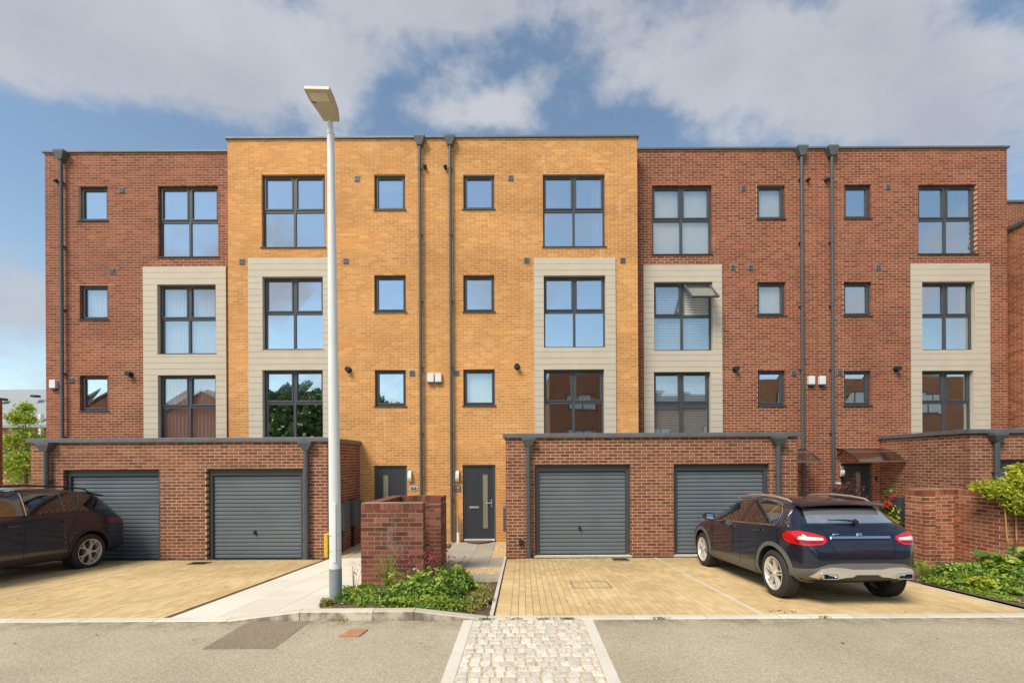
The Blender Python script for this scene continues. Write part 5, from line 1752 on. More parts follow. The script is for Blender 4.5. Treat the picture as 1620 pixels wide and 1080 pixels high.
for (x0_, x1_, y0_, y1_, n_, z_) in ((-0.3, 6.3, 10.0, 10.6, 70, None), (-11, -4.7, 10.0, 10.6, 70, None), (-0.3, 6.3, 5.9, 10, 36, None), (-9, -4.7, 6, 10, 30, None), (3.2, 3.6, 5.9, 6.05, 22, None), (-6, 6, 4.2, 5.68, 30, RZ)):
    P = np.stack([RNG.uniform(x0_, x1_, n_), RNG.uniform(y0_, y1_, n_), np.zeros(n_)], 1)
    P[:, 2] = [(zg(y) if z_ is None else z_ + 0.004) + 0.006 for y in P[:, 1]]
    leaves('fallen_leaves', 'leaf_fallen', None, P, 0.028, 0.6, 4.0)
P = []
for (cx, n_) in ((0.25, 60), (0.55, 90), (1.7, 60), (3.75, 40), (-0.45, 70), (-0.1, 50), (-2.3, 30)):
    P.append(np.stack([RNG.normal(cx, 0.06, n_), RNG.normal(5.69, 0.008, n_), RZ + 0.012 + RNG.uniform(0, 0.02, n_)], 1))
leaves('kerb_weeds', 'leaf', None, np.concatenate(P), 0.022, 0.5, 1.0)


def spikes(label, loc, n, h, spread, mat='leaf_yel', name='grass_tuft', cat='grass tuft', width=0.008, group=None):
    x, y, z = loc
    e = empty(name, loc, label, cat, group)
    b = MB()
    for i in range(n):
        th = RNG.uniform(0, 2 * PI); L = h * RNG.uniform(0.6, 1.1); s = spread * RNG.uniform(0.1, 1.0)
        dx, dy = math.cos(th), math.sin(th); wx, wy = -dy * width / 2, dx * width / 2
        pts = [(x + dx * s * t ** 1.6, y + dy * s * t ** 1.6, z + L * (t - 0.25 * t * t * s / spread)) for t in (0, .35, .7, 1.0)]
        vs = []
        for k, p in enumerate(pts):
            f = (1, 0.9, 0.6, 0.08)[k]
            vs += [(p[0] - wx * f, p[1] - wy * f, p[2]), (p[0] + wx * f, p[1] + wy * f, p[2])]
        b.add(vs, [(0, 1, 3, 2), (2, 3, 5, 4), (4, 5, 7, 6)], 0, float(RNG.random()))
    b.build('blades', M[mat], e, tint=True, kind='stuff')
    return e


spikes('spiky yellow green grass tuft against the face of the low brick enclosure', (-2.08, 7.05, BZ(7.05)), 70, 0.62, 0.38, 'leaf_light', width=0.012)


def sprays(label, name, cat, loc, n, h, spread, fmat, fsize, per=9, group=None):
    x, y, z = loc
    e = empty(name, loc, label, cat, group)
    b = MB(); tips = []
    for i in range(n):
        tx_, ty_ = RNG.normal(0, spread[0]), RNG.normal(0, spread[1]); hh = h * RNG.uniform(0.75, 1.08)
        b.tube([(x + tx_ * .3, y + ty_ * .3, z), (x + tx_ * .7, y + ty_ * .7, z + hh * .6), (x + tx_, y + ty_, z + hh)], [0.004, 0.003, 0.0015], n=4)
        tips.append((x + tx_, y + ty_, z + hh))
    b.build('stems', M['stem'], e, kind='stuff')
    Q = np.repeat(np.array(tips), per, 0) + RNG.normal(0, 1, (n * per, 3)) * np.array([0.03, 0.03, 0.045])
    leaves('flowers', fmat, e, Q, fsize, 0.9, 0.2)
    return e


sprays('deep pink flower sprays rising before the right end of the low brick enclosure', 'flowering_plant', 'flowering plant', (-1.62, 7.10, BZ(7.1)), 26, 0.52, (0.30, 0.08), 'flower_pink', 0.022, 10)
sprays('dark brown seed heads on thin stems right of the low brick enclosure', 'seed_heads', 'flowering plant', (-1.22, 7.3, BZ(7.3)), 20, 0.46, (0.14, 0.10), 'leaf_red', 0.026, 3)
sprays('few pink flower stems at the left corner of the low brick enclosure', 'flowering_plant', 'flowering plant', (-2.58, 7.0, BZ(7.0)), 7, 0.34, (0.06, 0.05), 'flower_pink', 0.018, 5)

# right-hand beds
G = lambda y: zg(y) + 0.03
gp = 'plants in the bed before the garden wall'
shrub('leafy light green plant with large leaves at the right edge below the wisteria', 'low_shrub', 'shrub', (8.55, 8.0, G(8)), (0.70, 0.40, 0.42), 'leaf_light', 1500, 0.13, gp, up=1.0, aspect=0.9)
shrub('spreading green ground plant in the middle of the bed before the garden wall', 'low_shrub', 'shrub', (7.65, 7.9, G(7.9)), (0.60, 0.50, 0.26), 'leaf', 3000, 0.06, gp, [('flower_white', 8, 0.02)], up=0.9)
shrub('low green plants along the drive edge at the bottom right corner', 'low_shrub', 'shrub', (7.25, 7.0, G(7.0)), (0.60, 0.55, 0.22), 'leaf_light', 3400, 0.05, gp, [('flower_white', 8, 0.02)], up=0.6)
shrub('bright yellow green clump among the green plants near the drive edge', 'low_shrub', 'shrub', (6.98, 6.95, G(6.95)), (0.18, 0.18, 0.24), 'leaf_lime', 500, 0.07, gp, up=0.9, aspect=0.8)
shrub('green flowering clump cut by the right edge above the kerb', 'low_shrub', 'shrub', (7.9, 6.9, G(6.9)), (0.60, 0.60, 0.40), 'leaf', 3600, 0.05, gp, [('flower_white', 10, 0.02)])
shrub('small green clump at the foot of the brick pier nearest the navy car', 'low_shrub', 'shrub', (7.75, 9.1, G(9.1)), (0.22, 0.16, 0.16), 'leaf', 500, 0.05, gp)
spikes('tuft of long green grass blades where the drive meets the garden bed', (6.88, 7.85, G(7.85)), 160, 0.36, 0.30, 'leaf_light', width=0.009)
spikes('finer green grass tuft at the foot of the recessed garden wall', (7.15, 7.4, G(7.4)), 160, 0.26, 0.30, 'leaf_light', width=0.008)
sprays('pale seed heads at the foot of the recessed garden wall', 'seed_heads', 'flowering plant', (8.15, 8.8, G(8.8)), 14, 0.30, (0.25, 0.10), 'flower_white', 0.010, 2)

shrub('thin ground cover hugging the pale edging of the right hand drive', 'low_shrub', 'shrub', (6.86, 7.1, G(7.1)), (0.24, 1.0, 0.10), 'leaf_light', 2600, 0.04, gp, up=0.8)
# wisteria over the wall, tied to two canes
e = empty('wisteria', (10.1, 8.7, 1.5), 'light green wisteria with lilac flowers spilling over the garden wall', 'climber')
Pn, On = [], []
for (cx, cy, cz, rx, ry, rz, n) in ((9.45, 8.55, 1.62, 0.50, 0.35, 0.36, 900), (10.1, 8.6, 1.78, 0.60, 0.4, 0.42, 1200), (10.7, 8.55, 1.62, 0.6, 0.4, 0.5, 1200), (10.15, 8.45, 1.42, 0.55, 0.25, 0.30, 600), (9.0, 8.6, 1.60, 0.32, 0.22, 0.18, 300), (9.6, 8.5, 1.85, 0.5, 0.35, 0.25, 700), (9.25, 8.45, 1.38, 0.35, 0.2, 0.20, 320), (9.9, 8.4, 1.22, 0.5, 0.15, 0.22, 420), (8.9, 8.75, 1.68, 0.28, 0.25, 0.14, 200), (9.4, 8.6, 2.02, 0.25, 0.25, 0.12, 160), (10.0, 8.6, 2.15, 0.4, 0.3, 0.14, 240), (10.5, 8.5, 1.35, 0.6, 0.25, 0.25, 600), (11.4, 8.6, 1.7, 0.7, 0.4, 0.5, 1200)):
    n = int(n * 1.8); d = RNG.normal(0, 1, (n, 3)); d /= np.linalg.norm(d, axis=1)[:, None]; r = RNG.uniform(0.45, 1.1, n)[:, None]
    Pn.append(d * r * np.array([rx, ry, rz]) + np.array([cx, cy, cz])); On.append(d)
Pn, On = np.concatenate(Pn), np.concatenate(On)
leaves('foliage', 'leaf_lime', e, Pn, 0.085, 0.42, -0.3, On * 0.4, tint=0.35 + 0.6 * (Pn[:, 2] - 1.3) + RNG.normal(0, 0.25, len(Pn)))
Q = np.repeat(np.array([(9.35, 8.25, 1.60), (9.9, 8.2, 1.66), (10.2, 8.2, 1.50), (10.55, 8.2, 1.42), (10.0, 8.2, 1.85), (9.1, 8.4, 1.45), (10.9, 8.2, 1.7)]), 26, 0) + RNG.normal(0, 1, (7 * 26, 3)) * np.array([0.05, 0.04, 0.06])
leaves('flowers', 'flower_lilac', e, Q, 0.03, 0.9, 0)
b = MB()
for i in range(9):
    x = 9.2 + i * 0.25; b.tube([(10.1, 9.0, 0.1), (10.1 + (x - 10.1) * .3, 8.95, 1.4), (x, 8.7, 1.72)], [0.02, 0.015, 0.006], n=5)
b.build('stem', M['bark'], e)
M['cane'] = plain('bamboo_cane', (0.50, 0.27, 0.10), 0.7, var=0.15)
for i, (xa_, xb_) in enumerate(((XZ(1592, 795, 8.5)[0], XZ(1598, 855, 8.5)[0]), (XZ(1610, 795, 8.5)[0], XZ(1613, 855, 8.5)[0]))):
    b = MB(); zt_, zb_ = XZ(1600, 790, 8.5)[1], XZ(1600, 856, 8.5)[1]
    b.tube([(xb_, 8.55, zb_), (xa_, 8.55, zt_ + 0.2)], 0.013, n=8)
    b.build('cane', M['cane'], label=('left' if i == 0 else 'right') + ' hand bamboo cane leaning on the garden wall under the wisteria', cat='cane', group='bamboo canes on the garden wall')

# beyond the navy car
shrub('bright lime green shrub between the navy car and the brick pier, nearer the pier', 'lime_shrub', 'shrub', (8.15, 10.2, 0.0), (0.55, 0.45, 1.12), 'leaf_lime', 2600, 0.06, 'lime green shrubs behind the car')
shrub('bright lime green shrub showing over the roof slope of the navy car', 'lime_shrub', 'shrub', (8.50, 10.9, 0.0), (0.42, 0.4, 1.12), 'leaf_lime', 2200, 0.06, 'lime green shrubs behind the car')
M['planter'] = plain('slate_planter', (0.05, 0.062, 0.075), 0.45, var=0.08)
px0, _ = XZ(1424, 800, 10.0); px1, _ = XZ(1438, 800, 10.0); _, pz1 = XZ(1430, 786, 10.0)
b = MB(); b.box(px0, px1 + 0.15, 10.0, 10.3, 0, pz1); b.build('planter', M['planter'], label='tall slate grey planter box beside the brick pier', cat='planter', bevel=0.01)
gz = XZ(1405, 812, 10.4)[1]
gxx = XZ(1405, 800, 10.4)[0]
shrub('geranium with scarlet flower heads beside the slate grey planter', 'geranium', 'flowering plant', (gxx, 10.4, gz - 0.25), (0.32, 0.28, 0.62), 'leaf_dark', 1100, 0.07, up=0.8, aspect=0.9)
e = bpy.data.objects['geranium']
Q = []
for (px, py, n) in ((1417, 787, 60), (1399, 799, 36), (1407, 795.5, 22), (1396, 796, 10)):
    X_, Z_ = XZ(px, py, 10.15); Q.append(np.array([X_, 10.15, Z_]) + RNG.normal(0, 1, (n, 3)) * np.array([0.045, 0.04, 0.032]))
leaves('flowers', 'flower_red', e, np.concatenate(Q), 0.035, 0.95, 0.4)
X_, Z_ = XZ(1338, 785, 11.6)
shrub('dark red leaved maple showing above the roof of the navy car', 'maple', 'shrub', (X_, 11.6, Z_ - 0.75), (0.62, 0.4, 1.05), 'leaf_red', 3600, 0.06, up=0.2, aspect=0.4)

# ------------------------------------------------------------------ trees
def tree(label, X, Y, zb, zt, r, mat, n, size, group=None, crown0=0.3, name='tree'):
    e = empty(name, (X, Y, zb), label, 'tree', group)
    H = zt - zb
    b = MB(); b.tube([(X, Y, zb), (X + 0.03 * H * .2, Y, zb + H * .4), (X, Y, zb + H * .85)], [0.04 * H * .35 + .03, 0.025 * H * .35 + .02, 0.01], n=8)
    limbs = []
    for i in range(16):
        t = RNG.uniform(crown0, 0.95); th = RNG.uniform(0, 2 * PI); L = r * (1.15 - t) * 1.1 + 0.1
        p0 = (X, Y, zb + H * t * 0.9); p1 = (X + L * math.cos(th), Y + L * math.sin(th), zb + H * t * 0.9 + L * 0.6)
        b.tube([p0, p1], [0.02, 0.006], n=5); limbs.append((p1, L * 0.55 + 0.12 * r))
    b.build('trunk', M['bark'], e)
    P = []
    for (p, q) in limbs + [((X, Y, zt - 0.2 * r), 0.3 * r), ((X, Y, zb + H * .5), r * .7), ((X, Y, zb + H * .7), r * .55)]:
        m = int(n / (len(limbs) + 3)); d = RNG.normal(0, 0.55, (m, 3)); P.append(np.array(p) + d * q * np.array([1, 1, 0.9]))
    P = np.concatenate(P); P = P[P[:, 2] > zb + H * crown0 * 0.7]
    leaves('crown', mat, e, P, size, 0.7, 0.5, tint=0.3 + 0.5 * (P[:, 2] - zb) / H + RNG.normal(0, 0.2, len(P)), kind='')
    return e


D = 24.0
X_, zt_ = XZ(40, 640, D); zb_ = 0.0
tree('bushy yellow green tree left of the row, in front of the distant house', X_, D, -0.1, zt_, 0.92, 'leaf_light', 7000, 0.13, crown0=0.2)
# wooded hill far behind the camera: seen mirrored in the lowest windows of the left orange house
b = MB(); nx, ny = 40, 8
hp = []
for j in range(ny + 1):
    for i in range(nx + 1):
        x = -190 + 205 * i / nx; y = -95 - 60 * j / ny
        h = 26 * math.exp(-((x + 75) / 60) ** 2) * math.sin(PI * min(1, (j + 1) / ny) / 2) + 1.2 * math.sin(0.3 * x + j)
        b.v.append((x, y, h if j else -1)); b.t.append(.5)
for j in range(ny):
    for i in range(nx):
        a = j * (nx + 1) + i; b.f.append((a, a + nx + 1, a + nx + 2, a + 1)); b.m.append(0)
M['hill'] = plain('woodland_floor', (0.05, 0.08, 0.02), 1.0, var=0.4, scale=0.3)
hl = b.build('hill', M['hill'], kind='structure', smooth='all')
n = 26000
x = RNG.uniform(-190, 12, n); j = RNG.uniform(0, 1, n)
h = 26 * np.exp(-((x + 75) / 60) ** 2) * np.sin(PI * np.minimum(1, j * 1.1 + .12) / 2)
cl = 1.5 * np.sin(x * 0.9 + 9 * j) + 1.2 * np.sin(x * 2.1 - 14 * j)
P = np.stack([x, -95 - 60 * j, h + RNG.uniform(0, 3.2, n) + cl * 0.6], 1)
leaves('woodland', 'leaf_wood', None, P, 1.7, 0.8, 0.3, tint=0.35 + 0.12 * cl + RNG.normal(0, 0.2, n))
# ------------------------------------------------------------------ cars
def paint(name, c, flake=0.25):
    m = Mat(name)
    m.color(c).set(Roughness=0.3, Metallic=0.1, Coat_Weight=1.0, Coat_Roughness=0.03)
    return m.mt


M['navy'] = paint('navy_car_paint', (0.005, 0.008, 0.022))
M['plum'] = paint('black_plum_car_paint', (0.012, 0.010, 0.022))
M['clad'] = plain('grey_cladding', (0.13, 0.127, 0.12), 0.55, var=0.06)
M['clad_dark'] = plain('dark_cladding', (0.03, 0.027, 0.03), 0.5, var=0.05)
M['silver'] = plain('satin_silver', (0.80, 0.77, 0.72), 0.25, 0.8, var=0.03)
M['tyre'] = plain('tyre_rubber', (0.028, 0.026, 0.024), 0.8, var=0.1, scale=30)
M['rim'] = plain('alloy_rim', (0.74, 0.70, 0.64), 0.35, 0.45, var=0.03)
M['rim_dark'] = plain('alloy_rim_pocket', (0.06, 0.055, 0.05), 0.4, 0.5, var=0.03)
for nm, c, r_ in (('car_glass', (0.012, 0.013, 0.015), 0.03), ('rear_glass', (0.10, 0.105, 0.11), 0.06)):
    g_ = Mat(nm); g_.color(c).set(Roughness=r_, IOR=1.9, Coat_Weight=1.0, Coat_Roughness=0.02); M[nm] = g_.mt
M['rear_glass'].node_tree.nodes['Principled BSDF'].inputs['Metallic'].default_value = 0.75
M['rear_glass'].node_tree.nodes['Principled BSDF'].inputs['Base Color'].default_value = (0.55, 0.56, 0.56, 1)
g_ = Mat('red_lens'); g_.color((0.55, 0.008, 0.012)).set(Roughness=0.12, Coat_Weight=1.0); M['red_lens'] = g_.mt
g_ = Mat('dark_red_lens'); g_.color((0.16, 0.004, 0.008)).set(Roughness=0.12, Coat_Weight=1.0); M['dark_red_lens'] = g_.mt
g_ = Mat('clear_lens'); g_.color((0.72, 0.66, 0.64)).set(Roughness=0.1, Coat_Weight=1.0); M['clear_lens'] = g_.mt
M['gap'] = plain('panel_gap', (0.004, 0.004, 0.005), 0.9, var=0)


def outward(me):
    bm = bmesh.new(); bm.from_mesh(me)
    bmesh.ops.recalc_face_normals(bm, faces=bm.faces)
    if bm.calc_volume(signed=True) < 0:
        bmesh.ops.reverse_faces(bm, faces=bm.faces)
    bm.to_mesh(me); bm.free()


def tab(t, x):
    return float(np.interp(x, [p[0] for p in t], [p[1] for p in t]))


def car(spec, label, cat, loc, heading, pitch):
    """Local axes: x from the tail to the nose, y to the car's left, z up from the ground."""
    root = bpy.data.objects.new(spec['name'], None); COL.objects.link(root)
    prop(root, label, cat)
    ORG[root.name] = Vector((0, 0, 0))
    S = spec
    xs = S['x']
    rings = []
    for x in xs:
        W, zt, zb, zbelt, Wr = (tab(S[k], x) for k in ('W', 'ztop', 'zbot', 'belt', 'Wr'))
        tum = tab(S['edge'], x)
        z8 = zt - 0.022; z7 = zt - tum
        zbl = min(zbelt, zt - 0.06); z7 = max(z7, zbl + 0.008); zs = min(zbl - 0.07, zt - 0.12)
        mid = zb + (zs - zb) * 0.55
        P = [(0, zb), (W - 0.16, zb), (W - 0.03, zb + 0.09), (W, zb + (zs - zb) * 0.32), (W * 0.985, mid), (W * 0.995, zs), (W * 0.955, zbl), (Wr, z7), (Wr - 0.12, z8), (0, zt)]
        ring_ = [(x, y, z) for y, z in P] + [(x, -y, z) for y, z in P[-2:0:-1]]
        rings.append(ring_)
    b = MB(); n = len(rings[0])
    for r_ in rings: b.v += r_; b.t += [.5] * n
    for i in range(len(rings) - 1):
        for k in range(n):
            b.f.append((i * n + k, i * n + (k + 1) % n, (i + 1) * n + (k + 1) % n, (i + 1) * n + k)); b.m.append(0)
    for base, rev in ((0, True), ((len(rings) - 1) * n, False)):
        # end caps as bands of quads between the two halves
        h = n // 2
        for k in range(h):
            a0, a1 = base + k, base + k + 1
            b0, b1 = base + (n - k) % n, base + (n - k - 1)
            q = [a0, a1, b1, b0]
            q = list(dict.fromkeys(q))
            if len(q) >= 3:
                b.f.append(tuple(reversed(q)) if rev else tuple(q)); b.m.append(0)
    me = b.mesh('body', Vector((0, 0, 0)), [M[S['paint']], M['gap']], smooth=True)
    outward(me)
    body = bpy.data.objects.new('body', me); COL.objects.link(body); body.parent = root
    md = body.modifiers.new('sub', 'SUBSURF'); md.levels = 2; md.render_levels = 2
    dg = bpy.context.evaluated_depsgraph_get(); dg.update()
    me2 = bpy.data.meshes.new_from_object(body.evaluated_get(dg))
    bvh = BVHTree.FromPolygons([v.co for v in me2.vertices], [tuple(p.vertices) for p in me2.polygons])
    body.modifiers.clear(); body.data = me2
    # wheel arches
    ra = S['arch']
    cut = MB()
    for ax in S['axles']:
        for sg in (1, -1):
            w = S['Wmax']
            cut.cyl((ax, sg * (w - 0.33), S['R'] + 0.015), (ax, sg * (w + 0.25), S['R'] + 0.015), ra, n=48)
    cme = cut.mesh('cutter', Vector((0, 0, 0)), M['gap'])
    outward(cme)
    cutter = bpy.data.objects.new('cutter', cme); COL.objects.link(cutter)
    bo = body.modifiers.new('arches', 'BOOLEAN'); bo.operation = 'DIFFERENCE'; bo.object = cutter; bo.solver = 'EXACT'; bo.use_self = True
    dg = bpy.context.evaluated_depsgraph_get(); dg.update()
    me3 = bpy.data.meshes.new_from_object(body.evaluated_get(dg))
    body.modifiers.clear(); bpy.data.objects.remove(cutter); body.data = me3; me3.name = 'body'
    if len(me3.materials) < 2: me3.materials.append(M['gap'])
    for p in me3.polygons:
        c = p.center
        inside = any(math.hypot(c.x - ax, c.z - S['R'] - 0.015) < ra - 0.0005 for ax in S['axles']) and abs(c.y) > S['Wmax'] - 0.335
        p.material_index = 1 if inside else 0
        p.use_smooth = True
    me3.set_sharp_from_angle(angle=math.radians(40))

    def drape(name, poly, mode, h=0.004, mat='car_glass', parent=body, step=0.03, sides=(1,), label=None, skirt=True, smooth=True):
        """A panel laid over the body: poly in (x,z) from the side, (y,z) from the tail, (a,z) wrapped round the tail corner or (x,y) from above."""
        out = []
        for sg in sides:
            pts = [Vector(p) for p in poly]
            # dense boundary
            bd = []
            for i, p in enumerate(pts):
                q = pts[(i + 1) % len(pts)]; m = max(1, int((q - p).length / step))
                bd += [p.lerp(q, k / m) for k in range(m)]
            lo = Vector((min(p.x for p in bd), min(p.y for p in bd))); hi = Vector((max(p.x for p in bd), max(p.y for p in bd)))
            inner = []
            y = lo.y + step / 2
            while y < hi.y:
                x = lo.x + step / 2
                while x < hi.x:
                    inner.append(Vector((x, y))); x += step
                y += step
            nb_ = len(bd)

            def inpoly(p):
                c = False
                for i in range(nb_):
                    a, d = bd[i], bd[i - 1]
                    if (a.y > p.y) != (d.y > p.y) and p.x < (d.x - a.x) * (p.y - a.y) / (d.y - a.y) + a.x: c = not c
                return c
            inner = [p for p in inner if inpoly(p) and min((p - q).length for q in bd) > step * 0.35]
            V2, E2, F2, *_ = geometry.delaunay_2d_cdt(bd + inner, [(i, (i + 1) % nb_) for i in range(nb_)], [], 1, 1e-6)
            top, low, ok = [], [], []
            for p in V2:
                if mode == 'side': o_, d_ = Vector((p.x, sg * 3, p.y)), Vector((0, -sg, 0))
                elif mode == 'rear': o_, d_ = Vector((-2, p.x * sg, p.y)), Vector((1, 0, 0))
                elif mode == 'top': o_, d_ = Vector((p.x, p.y * sg, 4)), Vector((0, 0, -1))
                else:
                    a = p.x
                    d_ = Vector((math.cos(a), -sg * math.sin(a), 0)); o_ = Vector((S['cx'], 0, p.y)) - d_ * 4
                hit, nr, _, _ = bvh.ray_cast(o_, d_)
                if hit is None:
                    top.append(None); low.append(None); continue
                if nr.dot(d_) > 0: nr = -nr
                top.append(hit + nr * h); low.append(hit - nr * 0.01)
            idx = {}
            bmx = MB()
            for i, t in enumerate(top):
                if t is not None:
                    idx[i] = len(bmx.v); bmx.v.append(tuple(t)); bmx.t.append(.5)
            off = {}
            for i, t in enumerate(low):
                if t is not None:
                    off[i] = len(bmx.v); bmx.v.append(tuple(t)); bmx.t.append(.5)
            ecount = {}
            for f in F2:
                if all(i in idx for i in f):
                    bmx.f.append(tuple(idx[i] for i in f)); bmx.m.append(0)
                    for i in range(len(f)):
                        k = tuple(sorted((f[i], f[(i + 1) % len(f)]))); ecount[k] = ecount.get(k, 0) + 1
            for (i, j), c in ecount.items():
                if c == 1: bmx.f.append((idx[i], idx[j], off[j], off[i])); bmx.m.append(0)
            if bmx.f:
                me = bmx.mesh(name, Vector((0, 0, 0)), M[mat], smooth=smooth)
                bmm = bmesh.new(); bmm.from_mesh(me); bmesh.ops.recalc_face_normals(bmm, faces=bmm.faces); bmm.to_mesh(me); bmm.free()
                if smooth: me.set_sharp_from_angle(angle=math.radians(35))
                o = bpy.data.objects.new(name, me); COL.objects.link(o); o.parent = parent
                if label: o['label'] = label
                out.append(o)
        return out
    S['drape'] = drape

    def line(name, pts, mode, w, h=0.003, mat='gap', parent=body, sides=(1,)):
        """A narrow strip along a polyline."""
        P = [Vector(p) for p in pts]
        L, R_ = [], []
        for i, p in enumerate(P):
            d = (P[min(i + 1, len(P) - 1)] - P[max(i - 1, 0)]).normalized(); nn = Vector((-d.y, d.x)) * w / 2
            L.append(p + nn); R_.append(p - nn)
        return drape(name, [tuple(p) for p in L + R_[::-1]], mode, h, mat, parent, step=max(w, 0.02), sides=sides)
    S['line'] = line
    # wheels
    R, tw = S['R'], S['tw']
    for ax in S['axles']:
        for sg in (1, -1):
            yo = sg * (S['Wmax'] - 0.022)            # outer face
            e = bpy.data.objects.new('wheel', None); COL.objects.link(e); e.parent = root; e.location = (ax, yo, R); e.rotation_euler = (S['spin'], 0, 0) if False else (0, 0, 0)
            ORG[e.name] = Vector((0, 0, 0))
            rr = S['rimR']
            b = MB()
            s = -sg
            prof = [(rr, s * 0.012), (rr + 0.012, s * 0.0), ((rr + R) / 2, -s * 0.006), (R - 0.03, s * 0.004), (R - 0.010, s * 0.022)]
            nt_ = 5
            for i in range(nt_):
                a = 0.03 + (tw - 0.06) * i / nt_; c = 0.03 + (tw - 0.06) * (i + 1) / nt_
                prof += [(R, s * (a + 0.004)), (R, s * (c - 0.010)), (R - 0.008, s * (c - 0.008)), (R - 0.008, s * c)]
            prof += [(R, s * (tw - 0.028)), (R - 0.02, s * (tw - 0.008)), (rr + 0.02, s * tw), (rr, s * (tw - 0.01))]
            b.lathe(prof, (0, 0, 0), 'y', 56)
            b.build('tyre', M['tyre'], e, smooth=True, fix=True)
            b = MB()
            b.lathe([(rr - 0.002, s * tw * .9), (rr - 0.006, s * 0.03), (rr - 0.001, s * 0.010), (rr - 0.001, s * 0.002), (rr - 0.014, s * 0.003), (rr - 0.024, s * 0.03), (rr - 0.035, s * 0.10)], (0, 0, 0), 'y', 56)
            b.build('rim', M['rim'], e, smooth=True, fix=True)
            b = MB(); b.cyl((0, s * 0.12, 0), (0, s * 0.10, 0), rr - 0.01, n=40); b.cyl((0, s * 0.10, 0), (0, s * 0.07, 0), 0.14, n=30); b.build('brake_disc', M['rim_dark'], e, smooth=True)
            b = MB(); b.cyl((0, s * 0.08, 0), (0, s * 0.022, 0), 0.062, 0.055, n=24); b.cyl((0, s * 0.022, 0), (0, s * 0.012, 0), 0.030, n=20); b.build('hub', M['rim'], e, smooth=True)
            for k in range(5):
                th0 = PI / 2 + 2 * PI * k / 5 + S['spin']
                b = MB()
                for (p0, p1, w0, w1) in S['spokes']:
                    (r0, t0), (r1, t1) = p0, p1
                    t0, t1 = math.radians(t0) + th0, math.radians(t1) + th0
                    A = Vector((r0 * math.cos(t0), 0, r0 * math.sin(t0))); Bq = Vector((r1 * math.cos(t1), 0, r1 * math.sin(t1)))
                    d = (Bq - A).normalized(); nn = Vector((-d.z, 0, d.x))
                    yA, yB = s * 0.020, s * 0.014
                    vs = []
                    for (P_, ww, yy) in ((A, w0, yA), (Bq, w1, yB)):
                        vs += [tuple(P_ + nn * ww / 2 * f + Vector((0, y2, 0))) for f, y2 in ((-1, yy + s * .045), (-0.75, yy), (0.75, yy), (1, yy + s * .045))]
                    b.add(vs, [(0, 1, 2, 3), (7, 6, 5, 4), (0, 4, 5, 1), (1, 5, 6, 2), (2, 6, 7, 3), (3, 7, 4, 0)])
                b.build('spoke', M['rim'], e, fix=True)
    root.location = loc
    root.rotation_euler = (0, 0, 0)
    # local x (tail to nose) turned to the heading, then pitched with the slope
    root.matrix_world = Matrix.Translation(loc) @ Matrix.Rotation(heading, 4, 'Z') @ Matrix.Rotation(pitch, 4, 'Y')
    return root, body


# the compact navy crossover, tail towards the road
G1 = dict(name='navy_car', paint='navy', R=0.346, rimR=0.245, tw=0.225, Wmax=0.895, arch=0.392, axles=(0.72, 3.40), cx=1.6, spin=math.radians(8),
          x=[0.0, 0.03, 0.08, 0.14, 0.20, 0.28, 0.38, 0.48, 0.56, 0.70, 0.95, 1.3, 1.7, 2.1, 2.5, 2.8, 3.0, 3.15, 3.30, 3.6, 3.9, 4.1, 4.25, 4.33, 4.36],
          W=[(0.0, 0.56), (0.03, 0.66), (0.08, 0.72), (0.14, 0.765), (0.20, 0.795), (0.38, 0.85), (0.6, 0.885), (1.0, 0.895), (1.4, 0.885), (3.0, 0.885), (3.5, 0.895), (3.9, 0.86), (4.15, 0.76), (4.3, 0.62), (4.36, 0.48)],
          ztop=[(0.0, 0.66), (0.03, 0.84), (0.08, 0.93), (0.14, 1.035), (0.20, 1.10), (0.28, 1.17), (0.38, 1.26), (0.48, 1.34), (0.56, 1.395), (0.70, 1.425), (0.95, 1.455), (1.3, 1.485), (1.7, 1.495), (2.1, 1.475), (2.5, 1.40), (2.8, 1.26), (3.0, 1.15), (3.15, 1.06), (3.3, 1.02), (3.6, 0.985), (3.9, 0.93), (4.1, 0.87), (4.25, 0.76), (4.33, 0.64), (4.36, 0.56)],
          zbot=[(0.0, 0.40), (0.08, 0.37), (0.3, 0.28), (1.0, 0.20), (3.6, 0.20), (4.2, 0.22), (4.36, 0.30)],
          belt=[(0.0, 0.78), (0.1, 0.93), (0.25, 1.04), (0.5, 1.08), (1.0, 1.06), (2.0, 1.02), (3.0, 0.97), (3.4, 0.93), (4.36, 0.6)],
          Wr=[(0.0, 0.50), (0.1, 0.62), (0.25, 0.66), (0.5, 0.64), (0.8, 0.63), (1.5, 0.62), (2.1, 0.605), (2.8, 0.62), (3.2, 0.70), (3.6, 0.72), (4.0, 0.66), (4.36, 0.36)],
          edge=[(0.0, 0.03), (0.14, 0.05), (0.3, 0.08), (0.6, 0.085), (2.4, 0.085), (2.9, 0.06), (3.3, 0.035), (4.36, 0.03)],
          spokes=[((0.045, -16), (0.236, -7.5), 0.028, 0.020), ((0.045, 16), (0.236, 7.5), 0.028, 0.020)])
GX, GY = 4.60, 6.10
ga, gbody = car(G1, 'navy blue crossover car parked tail first to the road on the middle drive', 'car', Vector((GX, GY, zg(GY))), math.radians(90), 0.055)
dr, ln = G1['drape'], G1['line']
S2 = (1, -1)
GW = [(0.70, 1.075), (0.66, 1.12), (0.74, 1.25), (0.86, 1.335), (1.15, 1.385), (1.55, 1.405), (1.66, 1.395), (1.66, 1.045)]
dr('rear_side_window', GW, 'side', 0.003, 'car_glass', sides=S2)
dr('front_side_window', [(1.74, 1.04), (1.74, 1.40), (2.05, 1.375), (2.35, 1.30), (2.62, 1.19), (2.82, 1.07), (2.84, 1.0)], 'side', 0.003, 'car_glass', sides=S2)
